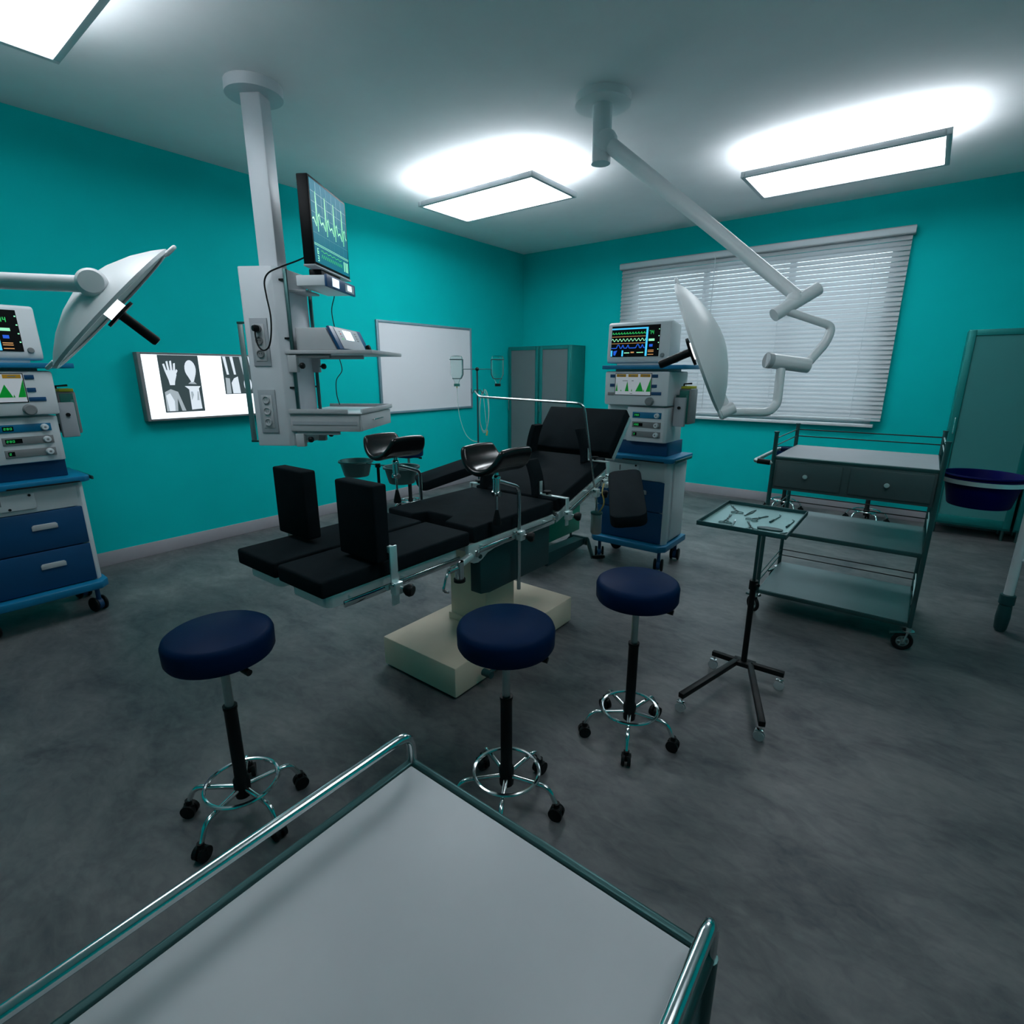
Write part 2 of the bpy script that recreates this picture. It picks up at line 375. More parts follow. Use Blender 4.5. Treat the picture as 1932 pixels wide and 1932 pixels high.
# ------------------------------------------------------------------ glass cabinets
def cabinet(x0, x1, label, shelves, ins='cabinet_inside'):
    y0, y1, z0, z1 = 6.15, YB-.016, .10, 1.81
    t = thing('glass_cabinet', label, 'medical cabinet', ((x0+x1)/2, 6.34, 0), 0, 'glass-fronted medical cabinets')
    b = B(); d = .02
    b.box(x0, x0+d, y0+.02, y1, z0, z1, 'cabinet_teal', .003); b.box(x1-d, x1, y0+.02, y1, z0, z1, 'cabinet_teal', .003)
    b.box(x0+d, x1-d, y1-d, y1, z0, z1, ins); b.box(x0+d, x1-d, y0+.02, y1-d, z1-d, z1, 'cabinet_teal', .003); b.box(x0+d, x1-d, y0+.02, y1-d, z0, z0+.04, 'cabinet_teal', .003)
    b.build('body', t, True)
    f = .052; b = B()
    for a, c, e, g in ((x0+.004, x0+f, z0+.02, z1-.004), (x1-f, x1-.004, z0+.02, z1-.004), (x0+f, x1-f, z1-f, z1-.004), (x0+f, x1-f, z0+.02, z0+.09)): b.box(a, c, y0, y0+.02, e, g, 'cabinet_teal', .004)
    dr = b.build('door', t, True)
    b = B(); b.box(x0+f-.004, x1-f+.004, y0+.008, y0+.012, z0+.085, z1-f+.004, 'frosted_grey' if ins == 'cabinet_inside' else 'frosted_teal'); b.build('door_glass', dr, True)
    b = B(); b.tube(arc_pts([(x0+.03, y0, .93), (x0+.03, y0-.03, .93), (x0+.03, y0-.03, 1.07), (x0+.03, y0, 1.07)], .015), .005, 'chrome', 8); b.build('handle', dr, True)
    for z in shelves:
        b = B(); b.box(x0+d, x1-d, y0+.03, y1-d, z, z+.018, ins, .002); b.build('shelf', t, True)
    for x in (x0+.04, x1-.04):
        for y in (y0+.06, y1-.05):
            b = B(); b.cyl((x, y, 0), (x, y, z0), .014, 'dark_steel', n=12); b.build('foot', t, True)
cabinet(-4.83, -4.305, 'tall teal glass-door cabinet in the room corner, left of its twin', (.45, .80, 1.15, 1.5))
cabinet(-4.29, -3.785, 'tall teal glass-door cabinet beside the one in the corner', (.45, .80, 1.15, 1.5))
cabinet(.20, .76, 'tall teal glass cabinet right of the window, behind the blue bucket', (.45, .94, 1.22, 1.5), 'cabinet_back_teal')
cabinet(.78, 1.34, 'tall teal glass cabinet at the right edge, past the white tube leg', (.45, .94, 1.22, 1.5), 'cabinet_back_teal')

# ------------------------------------------------------------------ stools
def make_stool(label, loc):
    t = thing('round_stool', label, 'stool', loc, 0, 'round blue swivel stools')
    b = B(); b.lathe([(0, .600), (.13, .600), (.150, .606), (.156, .617), (.157, .665), (.152, .678), (.140, .686), (0, .689)], 'navy', n=48); b.build('seat', t)
    b = B(); b.cyl((0, 0, .40), (0, 0, .59), .0135, 'brushed'); b.lathe([(0, .585), (.06, .587), (.07, .600), (0, .600)], 'black_plastic'); b.build('gas_lift', t)
    b = B(); b.lathe([(0, .075), (.024, .075), (.026, .11), (.026, .14), (.020, .15), (.020, .405), (.022, .41), (.022, .42), (.013, .42)], 'black_plastic', n=24); b.build('column', t)
    b = B(); b.tube([(0, 0, .591), (.08, .005, .589), (.115, .010, .586)], .005, 'black_plastic'); b.cyl((.112, .010, .586), (.142, .014, .583), .010, 'black_plastic'); b.build('lever', t)
    b = B(); b.torus((0, 0, .125), .112, .0065, 'chrome', n=48); b.build('foot_ring', t)
    for k in range(5):
        a = math.radians(5+72*k); c, s = math.cos(a), math.sin(a)
        b = B(); b.tube(arc_pts([(.02*c, .02*s, .108), (.155*c, .155*s, .112), (.182*c, .182*s, .055)], .05), .0085, 'chrome', 10); lg = b.build('leg', t)
        b = B(); x, y = .184*c, .184*s
        ax = V((-s, c, 0))
        for q in (-1, 1): b.cyl(V((x, y, .024))+ax*q*.005, V((x, y, .024))+ax*q*.018, .024, 'black_plastic', n=16)
        b.cyl((x, y, .02), (x, y, .062), .011, 'black_plastic', n=12); b.box(x-.018, x+.018, y-.012, y+.012, .03, .047, 'black_plastic', .005); b.build('caster', lg)
    return t
s0 = make_stool('round blue stool nearest the left, in front of the table foot end', (-1.615, .606, 0))
dup(s0, (-.945, 1.190, 0), .15, 'round blue stool in front of the beige table base')
dup(s0, (-.765, 1.777, 0), .0, 'round blue stool between the table and the tray stand')
dup(s0, (-4.234, 3.683, 0), .5, 'round blue stool by the left wall, seen under the far leg trough')
dup(s0, (-1.055, 6.17, 0), .4, 'round blue stool under the window behind the left end of the steel cart')
dup(s0, (-.30, 6.17, 0), .2, 'round blue stool under the window behind the middle of the steel cart')

# ------------------------------------------------------------------ operating table
def R_about(p, ax, deg):
    return Matrix.Translation(V(p)) @ Matrix.Rotation(math.radians(deg), 4, ax) @ Matrix.Translation(-V(p))
XC = -1.75
T = thing('operating_table', 'black-padded operating table with steel side rails on a beige pedestal', 'operating table', (-1.735, 2.0, 0))
b = B(); b.box(-1.985, -1.485, 1.50, 2.50, .012, .165, 'beige', .008); 
for x in (-1.95, -1.52):
    for y in (1.54, 2.46): b.cyl((x, y, 0), (x, y, .014), .018, 'black_plastic', n=12)
base = b.build('pedestal_base', T, True)
b = B(); b.box(-1.86, -1.61, 1.865, 2.10, .165, .67, 'beige', .006); b.box(-1.87, -1.60, 1.855, 2.11, .165, .20, 'beige', .004); b.build('column', T, True)
b = B(); b.tube(arc_pts([(-1.50, 1.86, .06), (-1.43, 1.86, .07), (-1.43, 1.68, .085)], .03), .009, 'foot_teal', 8); b.cyl((-1.455, 1.66, .085), (-1.405, 1.66, .085), .018, 'foot_teal', n=16); b.build('foot_pedal', T, True)
# pads
def leg_pad(x0, x1):
    b = B(); b.box(x0, x1, .875, 1.595, .728, .79, 'black_pad', .010, seg=3); o = b.build('leg_pad', T, True)
leg_pad(-2.035, -1.762); leg_pad(-1.738, -1.464)
b = B(); b.prism([(-2.035, 1.62), (-1.86, 1.62), (-1.83, 1.70), (-1.67, 1.70), (-1.64, 1.62), (-1.464, 1.62), (-1.464, 2.25), (-2.035, 2.25)], 'z', .73, .803, 'black_pad', .009, seg=3); b.build('seat_pad', T, True)
rb = R_about((0, 2.275, .805), 'X', 16.6)
b = B(); b.box(-2.035, -1.464, 2.275, 2.83, .728, .805, 'black_pad', .010, M=rb, seg=3); b.build('back_pad', T, True)
rh = R_about((0, 2.845, .972), 'X', 48)
b = B(); b.box(-2.035, -1.464, 2.855, 3.185, .912, .985, 'black_pad', .010, M=rh, seg=3)
hp = b.build('head_pad', T, True)
b = B(); b.box(-2.01, -1.478, 2.86, 3.165, .893, .911, 'steel', .004, M=rh); b.box(-1.49, -1.459, 2.86, 3.17, .893, .925, 'steel', .003, M=rh); b.box(-2.04, -2.01, 2.86, 3.17, .893, .925, 'steel', .003, M=rh); b.build('head_frame', hp, True)
# steel frames under the pads
for x0, x1 in ((-2.018, -1.785), (-1.715, -1.482)):
    b = B(); b.rbox(x0, x1, .905, 1.545, .678, .7265, .03, 'steel', .003); b.build('leg_frame', T, True)
for sx in (1, -1):
    X = lambda v: XC+sx*v
    b = B()
    def bx(xa, xb, *a, **k): b.box(min(X(xa), X(xb)), max(X(xa), X(xb)), *a, **k)
    # seat side plate with the round lobe around the hinge
    P = [(1.585, .729), (1.583, .69), (1.595, .655), (1.615, .640), (1.645, .636), (1.675, .645), (1.71, .665), (1.76, .674), (2.235, .690), (2.245, .729)]
    b.prism(P, 'x', min(X(.268), X(.288)), max(X(.268), X(.288)), 'steel', .002)
    b.cyl((X(.288), 1.632, .682), (X(.296), 1.632, .682), .016, 'chrome', n=16); b.cyl((X(.288), 1.655, .662), (X(.294), 1.655, .662), .010, 'dark_steel', n=12)
    b.box(min(X(.268), X(.29)), max(X(.268), X(.29)), 2.24, 2.80, .683, .727, 'steel', .002, M=rb)
    b.cyl((X(.27), 2.262, .715), (X(.30), 2.262, .715), .017, 'chrome', n=16)
    b.build('side_plate', T, True)
    def rail(ya, yb, za, zb, M=None):
        b = B(); b.box(min(X(.318), X(.327)), max(X(.318), X(.327)), ya, yb, za, zb, 'chrome', .002, M=M)
        for y in (ya+.05, (ya+yb)/2, yb-.05): b.box(min(X(.285), X(.319)), max(X(.285), X(.319)), y-.008, y+.008, za+.004, zb-.002, 'steel', .001, M=M)
        b.build('side_rail', T, True)
    rail(.93, 1.49, .693, .716); rail(1.61, 2.20, .697, .720); rail(2.31, 2.79, .700, .724, rb)
    # hinge rod and leg-plate clamp with hook crank
    b = B(); b.cyl((X(.285), 1.51, .655), (X(.285), 1.60, .680), .017, 'steel', n=16)
    b.cyl((X(.312), 1.497, .612), (X(.312), 1.497, .69), .019, 'chrome', n=20); b.cyl((X(.312), 1.497, .600), (X(.312), 1.497, .613), .025, 'black_plastic', n=20)
    b.cyl((X(.312), 1.49, .665), (X(.312), 1.435, .665), .012, 'chrome', n=12)
    b.tube(curve_pts([(X(.312), 1.44, .665), (X(.325), 1.41, .66), (X(.33), 1.39, .625), (X(.33), 1.385, .60), (X(.33), 1.41, .585)], 5), .006, 'chrome', 8); b.build('leg_plate_clamp', T, True)
b = B(); b.box(-2.0, -1.5, 1.60, 2.24, .69, .728, 'brushed', .003); b.box(-2.0, -1.5, 2.29, 2.79, .69, .728, 'brushed', .003, M=rb); b.build('support_frame', T, True)
b = B(); b.prism([(1.665, .475), (1.665, .635), (1.755, .676), (2.22, .688), (2.22, .46), (1.73, .462)], 'x', -1.53, -1.468, 'hull_teal', .004); b.build('motor_cover', T, True)
b = B(); b.prism([(2.22, .44), (2.22, .52), (2.60, .505), (2.60, .465)], 'x', -1.545, -1.475, 'hull_teal', .003); b.cyl((-1.56, 2.612, .487), (-1.46, 2.612, .487), .024, 'foot_teal', n=18); b.build('crank_beam', T, True)
b = B(); b.box(-1.46, -1.448, 2.60, 2.626, .35, .50, 'dark_steel', .003, M=R_about((0, 2.612, .487), 'X', 28)); ck = b.build('crank_arm', T, True)
b = B(); b.lathe([(0, 0), (.010, .002), (.014, .03), (.013, .06), (.008, .075), (0, .078)], 'black_plastic', (-1.45, 2.672, .372), (1, .25, .2), 16); b.build('crank_handle', ck, True)

def clamp(parent, x, y, z, sx, knob=True, out=.0):
    """steel rail clamp with a black wing knob, on the rail at x,y,z"""
    b = B(); b.box(min(x-.006*sx, x+.026*sx), max(x-.006*sx, x+.026*sx), y-.018, y+.018, z-.024, z+.022, 'steel', .003)
    b.box(min(x, x+.02*sx), max(x, x+.02*sx), y-.026, y-.016, z+.008, z+.020, 'chrome', .002); b.build('clamp', parent, True)
    if knob:
        b = B(); b.cyl((x+.02*sx, y+.006, z), (x+.045*sx, y+.012, z-.002), .007, 'chrome', n=10)
        c = (x+.055*sx, y+.016, z-.004)
        b.lathe([(0, -.020), (.012, -.018), (.022, -.004), (.024, .008), (.018, .018), (0, .020)], 'black_plastic', c, (sx, .35, -.1), 16); b.build('clamp_knob', parent, True)

# foot boards standing across the leg pads
for sx in (1, -1):
    xa, xb = sorted((XC+sx*.105, XC+sx*.325))
    b = B(); b.box(xa, xb, 1.075, 1.135, .805, 1.082, 'black_pad', .008, seg=3); fb = b.build('foot_board', T, True)
    x = XC+sx*.338
    b = B(); b.box(x-.004, x+.004, 1.118, 1.150, .635, .86, 'steel', .002); b.box(min(x, XC+sx*.31), max(x, XC+sx*.31), 1.118, 1.136, .835, .860, 'steel', .002); b.build('bracket', fb, True)
    clamp(fb, x, 1.134, .705, sx)
# leg trough holders
for xp, sx in ((-1.418, 1), (-2.082, -1)):
    yj = 1.723; zc = 1.147; na, nl = 12, 8; b = B(); G = []
    for i in range(na+1):
        t = -1+2*i/na; a = math.radians(-90+94*t); R_ = .095+.014*abs(t)**3
        row = []
        for j in range(nl+1):
            v = -1+2*j/nl; hl = .134-.034*abs(t)**2.2
            row.append(b.bm.verts.new((xp+R_*math.cos(a), yj+v*hl, zc+R_*math.sin(a)-.006*v*v)))
        G.append(row)
    fs = [b.bm.faces.new((G[i][j], G[i+1][j], G[i+1][j+1], G[i][j+1])) for i in range(na) for j in range(nl)]
    bmesh.ops.recalc_face_normals(b.bm, faces=fs)
    b._fin([], fs, 'black_gloss', None, True); tr = b.build('leg_trough', T, True)
    md = tr.modifiers.new('thickness', 'SOLIDIFY'); md.thickness = .030; md.offset = 0; md = tr.modifiers.new('smooth', 'SUBSURF'); md.levels = 2; md.render_levels = 2
    b = B(); b.tube(arc_pts([(xp, 1.885, .44), (xp, 1.885, .945), (xp, yj, 1.0)], .035, 6), .0095, 'chrome', 14); b.build('post', tr, True)
    b = B(); b.cyl((xp, yj, 1.02), (xp, yj, 1.05), .011, 'chrome', n=16); b.lathe([(0, 1.026), (.013, 1.025), (.019, 1.016), (.019, 1.010), (.016, 1.007), (.016, .950), (0, .950)], 'chrome', (xp, yj, 0), n=20)
    b.cyl((xp-.019, yj, .943), (xp+.019, yj, .943), .013, 'chrome', n=16); b.cyl((xp, yj-.023, .943), (xp, yj+.015, .943), .009, 'chrome', n=12)
    b.cyl((xp, yj, .862), (xp, yj, .945), .006, 'chrome', n=12); b.build('swivel_joint', tr, True)
    b = B(); b.lathe([(0, .871), (.007, .870), (.009, .862), (.020, .812), (.019, .802), (0, .799)], 'black_plastic', (xp, yj, 0), n=20); b.build('release_grip', tr, True)
    clamp(tr, xp, 1.885, .715, sx)
# side supports: small curved black pads on bent steel brackets
def side_support(sx, y, zr, zt, lean, dx=0.):
    xs = XC+sx*.338
    xi = XC+sx*(.175+dx)
    b = B(); P = []; n = 8
    for k in range(n+1):
        u = k/n; P.append((xi-sx*lean*u*u, zt-.17+.20*u))
    Q = [(p[0]+sx*.032, p[1]+.006) for p in P][::-1]
    b.prism(P+Q, 'y', y-.045, y+.045, 'black_pad', .006, seg=2); sp = b.build('side_support', T, True)
    b = B(); b.box(min(xi+sx*.03, xs), max(xi+sx*.03, xs), y-.012, y+.012, zt-.155, zt-.148, 'steel', .001)
    b.box(xs-.004, xs+.004, y-.012, y+.012, zr-.06, zt-.148, 'steel', .001); b.box(min(xi+sx*.03, xi+sx*.036), max(xi+sx*.03, xi+sx*.036), y-.012, y+.012, zt-.15, zt-.08, 'steel', .001)
    b.build('bracket', sp, True)
    b = B(); b.lathe([(0, 0), (.007, 0), (.009, .008), (.022, .014), (.022, .020), (0, .022)], 'black_plastic', (xi+sx*.075, y, zt-.148), n=14); b.build('wing_nut', sp, True)
    clamp(sp, xs, y, zr, sx)
side_support(1, 2.30, .725, .965, .05, -.04)
side_support(-1, 2.30, .725, .965, .05, .03)
side_support(1, 2.74, .855, 1.10, .045, .0)
side_support(-1, 2.78, .865, 1.10, .045, .05)
# arm boards angled out from the shoulders
for sx in (1, -1):
    e1 = V((sx*.25, -.445, -.134)).normalized(); n_ = V((0, -.286, .958)); e2 = e1.cross(n_).normalized(); n_ = e2.cross(e1)
    if n_.z < 0: n_ = -n_
    c = V((XC+sx*.605, 2.443, .835)); M = Matrix(((e1.x, e2.x, n_.x, c.x), (e1.y, e2.y, n_.y, c.y), (e1.z, e2.z, n_.z, c.z), (0, 0, 0, 1)))
    b = B(); b.rbox(-.262, .262, -.088, .088, -.032, .032, .045, 'black_pad', .010, M=M); ab = b.build('arm_board', T, True)
    b = B(); b.box(-.21, .2, -.02, .02, -.046, -.033, 'steel', .003, M=M); p = M @ V((-.2, 0, -.04)); q = V((XC+sx*.345, 2.70, .83)); b.tube([p, (p+q)/2+V((0, 0, -.01)), q], .010, 'steel', 10); b.build('arm_bar', ab, True)
    clamp(ab, XC+sx*.335, 2.70, .832, sx)
# anaesthesia screen bar
b = B(); b.tube(arc_pts([(-1.418, 2.648, .66), (-1.418, 2.45, 1.295), (-2.13, 2.43, 1.312), (-2.165, 2.43, 1.345)], .045, 6), .0062, 'chrome', 12); sc = b.build('screen_bar', T, True)
clamp(sc, -1.418, 2.605, .79, 1)
# suction jar hanging on the rail
t = thing('suction_jar', 'small ribbed steel jar hanging from the table rail beside the arm board', 'suction jar', (-1.392, 2.59, .56))
b = B(); b.lathe([(0, .553), (.026, .553), (.031, .562), (.031, .668), (.027, .672), (0, .672)], 'brushed', (-1.392, 2.59, 0), n=14); b.build('jar', t, True)
b = B(); b.lathe([(0, .672), (.034, .672), (.034, .682), (.012, .686), (0, .686)], 'dark_steel', (-1.392, 2.59, 0), n=20); b.tube(curve_pts([(-1.40, 2.59, .68), (-1.40, 2.60, .74), (-1.408, 2.63, .80)]), .003, 'dark_steel', 6); b.build('lid', t, True)
b = B(); b.tube(curve_pts([(-1.38, 2.60, .68), (-1.35, 2.595, .74), (-1.372, 2.61, .80), (-1.39, 2.66, .835)]), .0045, 'amber_tube', 8); b.build('hose', t, True)

# green trolley behind the table
t = thing('equipment_box', 'green steel box on black casters behind the table pedestal', 'equipment box', (-2.38, 3.45, 0))
b = B(); b.box(-2.60, -2.16, 3.10, 3.73, .165, .60, 'green_box', .008); b.build('body', t, True)
b = B(); b.box(-2.57, -2.19, 3.13, 3.70, .15, .166, 'black_plastic'); b.build('underside', t, True)
for x in (-2.55, -2.21):
    for y in (3.15, 3.67):
        b = B(); b.cyl((x, y, .10), (x, y, .155), .010, 'dark_steel', n=10)
        for q in (-.016, .016): b.cyl((x+q-.006, y, .048), (x+q+.006, y, .048), .048, 'black_plastic', n=20)
        b.cyl((x-.02, y, .048), (x+.02, y, .048), .018, 'dark_steel', n=10); b.cyl((x, y, .09), (x, y, .105), .02, 'black_plastic', n=12); b.box(x-.008, x+.008, y-.016, y+.016, .05, .105, 'black_plastic', .003); b.build('caster', t, True)

# ------------------------------------------------------------------ anaesthesia machines
def twin_caster(b, x, y, ang, r=.047):
    ax = V((math.cos(ang), math.sin(ang), 0)); fw = V((-ax.y, ax.x, 0)); c = V((x, y, r))+fw*.012
    for q in (-1, 1): b.lathe([(0, -.009), (r-.006, -.009), (r, -.004), (r, .004), (r-.006, .009), (0, .009)], 'black_plastic', c+ax*q*.026, ax, 22)
    b.cyl(c-ax*.028, c+ax*.028, .014, 'machine_blue', n=12); b.cyl(c-ax*.013, c+ax*.013, r*.8, 'machine_blue', n=18)
    b.cyl((x, y, r*1.2), (x, y, .168), .013, 'machine_blue', n=12)
def anaesthesia_machine(label, mlabel, loc, rz):
    t = thing('anaesthesia_machine', label, 'anaesthesia machine', loc, rz)
    b = B(); b.prism([(-.27, -.06), (.26, -.06), (.305, -.01), (.305, .40), (-.31, .40), (-.31, -.02)], 'z', .165, .213, 'trim_blue', .008); b.build('base_plate', t)
    for x, y, a in ((-.255, .02, .5), (.245, .02, .3), (-.255, .34, 2.2), (.245, .35, .2)):
        b = B(); twin_caster(b, x, y, a); b.build('caster', t)
    b = B(); b.box(-.285, .275, .03, .38, .213, .83, 'white_plastic', .012); b.prism([(.225, .012), (.262, -.002), (.285, .03), (.285, .06), (.225, .06)], 'z', .213, .83, 'white_plastic', .004)
    b.box(.272, .288, .10, .33, .23, .81, 'white_plastic', .006); b.box(-.285, .262, .004, .035, .685, .83, 'white_plastic', .006)
    b.build('cabinet', t)
    for z0, z1 in ((.218, .452), (.457, .683)):
        b = B(); b.box(-.28, .256, -.004, .028, z0, z1, 'machine_blue', .006); d = b.build('drawer', t)
        b = B(); zc = z0+(z1-z0)*.62; b.prism([(.010, zc-.016), (.125, zc-.016), (.125, zc+.008), (.117, zc+.016), (.018, zc+.016), (.010, zc+.008)], 'y', -.012, -.003, 'light_grey', .002); b.build('handle', d)
    b = B(); b.box(-.22, .055, -.012, .005, .71, .80, 'white_plastic', .006)
    for x, z in ((.032, .79), (-.06, .722)): b.cyl((x, -.016, z), (x, -.011, z), .007, 'black_plastic', n=12)
    b.box(-.10, -.09, -.0135, -.012, .745, .785, 'mid_grey'); b.build('gas_inlet_box', t)
    b = B(); b.prism([(-.315, -.05), (.285, -.05), (.315, -.02), (.315, .37), (-.315, .37)], 'z', .832, .866, 'trim_blue', .006); b.build('worktop', t)
    b = B(); b.box(-.06, .26, -.058, -.05, .834, .842, 'black_plastic', .002); b.build('pull_ledge', t)
    b = B(); b.box(.325, .335, -.02, .30, .835, .855, 'dark_steel', .003)
    for y in (.03, .25): b.box(.31, .33, y-.008, y+.008, .84, .85, 'dark_steel')
    b.build('side_rail', t)
    b = B(); b.prism([(-.245, .05), (.235, .05), (.238, .08), (.238, .34), (-.245, .34)], 'z', .866, .968, 'machine_blue', .004); b.build('blue_plinth', t)
    b = B(); b.box(-.245, .20, .035, .34, .968, 1.224, 'white_plastic', .006); b.prism([(-.065, .0), (.215, .0), (.235, .02), (.235, .30), (-.065, .30)], 'z', .966, 1.215, 'white_plastic', .006); gm = b.build('gas_module', t)
    for z, m_, dw in ((1.158, 'trim_blue', .045), (1.090, 'mid_grey', .07), (1.022, 'mid_grey', .028)):
        b = B(); b.box(-.022, .195, -.005, .002, z-.021, z+.021, m_, .002); g = b.build('flow_panel', gm)
        b = B(); b.box(-.01, -.01+dw, -.0062, -.005, z-.012, z+.012, 'screen_black')
        for i in range(3 if dw > .04 else 1): seg7(b, '280'[i], -.005+i*.0125, -.0062, z-.006, .008, .012, .0016, 'glow_green')
        b.build('readout', gm)
        b = B(); b.lathe([(0, .022), (.014, .021), (.017, .016), (.018, 0), (0, 0)], 'white_plastic', (.165, -.005, z), (0, -1, 0), 14); b.cyl((.165, -.027, z), (.165, -.0265, z), .006, 'mid_grey', n=12); b.build('flow_knob', gm)
    b = B(); b.cyl((-.108, .024, 1.02), (-.108, .024, 1.16), .010, 'tubing', n=12); b.box(-.122, -.094, .012, .036, 1.145, 1.168, 'black_plastic', .003); b.box(-.122, -.094, .012, .036, 1.008, 1.026, 'black_plastic', .003); b.cyl((-.135, .024, 1.017), (-.12, .024, 1.017), .006, 'black_plastic', n=10); b.build('flow_tube', t)
    # control display
    b = B(); b.box(-.245, .245, -.03, .33, 1.226, 1.462, 'white_plastic', .014); du = b.build('display_unit', t)
    b = B(); x0, x1, z0, z1 = -.155, .115, 1.300, 1.445; y = -.031
    b.box(x0-.004, x1+.004, y-.002, y+.002, z0-.004, z1+.004, 'screen_black'); b.box(x0, x1, y-.003, y-.002, z0, z1, 'plot_white')
    for i in range(3): b.box(x0+.006+i*.092, x0+.080+i*.092, y-.0036, y-.003, z1-.022, z1-.002, 'orange'); b.box(x0+.026+i*.092, x0+.060+i*.092, y-.0042, y-.0036, z1-.015, z1-.010, 'mid_grey')
    for cx, hh, ww in ((.01, .06, .008), (.045, .012, .004), (.09, .07, .014), (.128, .018, .004), (.185, .068, .028), (.22, .016, .004)):
        b.prism([(x0+cx-ww, z0+.024), (x0+cx+ww*1.1, z0+.024), (x0+cx+ww*.2, z0+.024+hh)], 'y', y-.0036, y-.003, 'plot_green')
    b.prism([(x1-.034, z0+.024), (x1-.001, z0+.024), (x1-.001, z0+.118)], 'y', y-.0036, y-.003, 'plot_green')
    b.box(x0+.055, x0+.095, y-.0036, y-.003, z1-.050, z1-.046, 'mid_grey'); b.box(x0+.125, x0+.140, y-.0036, y-.003, z1-.050, z1-.045, 'mid_grey'); b.box(x0+.115, x0+.135, y-.0036, y-.003, z0+.006, z0+.010, 'mid_grey')
    b.build('control_screen', du)
    for x0, x1, z, m_ in ((-.20, -.163, 1.430, 'machine_blue'), (-.20, -.163, 1.365, 'machine_blue'), (-.215, -.163, 1.304, 'mid_grey'), (.122, .163, 1.430, 'machine_blue'), (.122, .160, 1.362, 'machine_blue'), (.122, .195, 1.312, 'machine_blue')):
        b = B(); b.box(x0, x1, -.035, -.029, z-.011, z+.011, m_, .002); b.build('button', du)
    b = B(); b.lathe([(0, .026), (.024, .026), (.030, .018), (.030, 0), (0, 0)], 'mid_grey', (.115, -.03, 1.257), (0, -1, 0), 18); b.build('dial', du)
    b = B(); b.box(-.262, .345, -.05, .35, 1.477, 1.504, 'trim_blue', .004); b.build('top_shelf', t)
    b = B(); b.box(-.20, .20, .05, .30, 1.46, 1.478, 'white_plastic'); b.build('shelf_support', t)
    # vaporiser on the side
    b = B(); b.box(.272, .36, .10, .23, 1.10, 1.345, 'mid_grey', .010); b.box(.285, .352, .095, .22, 1.345, 1.362, 'yellow', .003); b.box(.28, .345, .092, .10, 1.28, 1.335, 'vap_green', .003); b.box(.325, .345, .088, .1, 1.11, 1.30, 'vap_green', .003); va = b.build('vaporiser', t)
    b = B(); b.box(.255, .335, .06, .094, 1.085, 1.285, 'panel_grey', .006); b.cyl((.295, .05, 1.215), (.295, .062, 1.215), .011, 'black_plastic', n=12); b.build('vaporiser_cover', va)
    b = B(); b.box(.235, .27, .12, .20, 1.12, 1.16, 'dark_steel', .003); b.build('mount', va); b = B(); b.box(.235, .27, .12, .20, 1.26, 1.30, 'dark_steel', .003); b.build('mount', va); b = B(); b.tube([(.285, .15, 1.362), (.285, .15, 1.376), (.34, .15, 1.380)], .006, 'black_plastic', 8); b.build('lever', va)
    # monitor standing on the shelf
    k = thing('patient_monitor', mlabel, 'monitor', (loc[0], loc[1], 1.504), rz)
    b = B(); b.box(-.17, .17, .0, .14, 0, .018, 'white_plastic', .005); b.prism([(-.012, .014), (-.02, .05), (-.008, .288), (.02, .296), (.17, .27), (.18, .03), (.16, .014)], 'x', -.245, .228, 'white_plastic', .012); b.build('casing', k)
    sm = Matrix.Translation(V((0, -.0235, 0))) @ Matrix.Rotation(math.radians(-2.7), 4, 'X')
    b = B(); x0, x1, z0, z1 = -.212, .150, .058, .268; y = -.001; o_ = 'glow_cyan'
    b.box(x0, x1, y, y+.004, z0, z1, 'screen_black')
    b.box(x0, x0+.27, y-.0006, y, z1-.024, z1-.014, 'glow_cyan'); b.box(x0+.262, x0+.276, y-.0007, y, z0+.004, z1-.014, 'glow_cyan')
    strip(b, [(x0+.002+.26*i/60, z1-.052+(.010 if i % 5 == 2 else -.004 if i % 5 == 3 else 0)) for i in range(61)], y, .0035, 'glow_green')
    strip(b, [(x0+.002, z1-.072), (x0+.26, z1-.072)], y, .0025, 'glow_orange')
    strip(b, [(x0+.002+.258*i/40, z1-.095+.010*math.sin(i*PI/2.2)) for i in range(41)], y, .0035, 'glow_mint')
    strip(b, [(x0+.002, z1-.118), (x0+.26, z1-.118)], y, .0025, 'glow_orange')
    strip(b, [(x0+.002+.258*i/26, z1-.150+(.022 if i in (5, 6, 9, 13, 20, 21, 24) else 0)) for i in range(27)], y, .006, 'glow_blue')
    for x, w_ in ((.0, .012), (.085, .012)): b.box(x0+x, x0+x+w_, y-.0006, y, z0+.004, z0+.045, 'glow_cyan')
    b.prism([(x0+.02, z0+.04), (x0+.05, z0+.045), (x0+.035, z0+.010), (x0+.022, z0+.012)], 'y', y-.0006, y, 'glow_blue')
    b.box(x0+.105, x0+.145, y-.0006, y, z0+.024, z0+.030, 'glow_mint'); b.box(x0+.155, x0+.18, y-.0006, y, z0+.026, z0+.034, 'glow_orange'); b.box(x0+.2, x0+.25, y-.0006, y, z0+.026, z0+.031, 'glow_mint')
    for i, d in enumerate('74'): seg7(b, d, x0+.286+i*.018, y, z1-.062, .013, .024, .0035, 'glow_green')
    b.box(x0+.283, x0+.325, y-.0006, y, z1-.107, z1-.092, 'glow_mint'); b.box(x0+.29, x0+.315, y-.0006, y, z1-.145, z1-.128, 'glow_blue')
    for z in (.030, .040, .012): b.box(x0+.283, x0+.325, y-.0006, y, z0+z, z0+z+.004, 'glow_orange')
    for z in (z1-.034, z1-.078, z1-.122, z0+.045): b.box(x1-.010, x1-.003, y-.0006, y, z, z+.006, 'glow_mint')
    for v in b.bm.verts: v.co = sm @ v.co
    b.build('screen', k)
    b = B(); b.lathe([(0, .012), (.012, .012), (.015, .008), (.015, 0), (0, 0)], 'mid_grey', (.178, -.016, .065), (0, -1, 0), 16); b.build('dial', k)
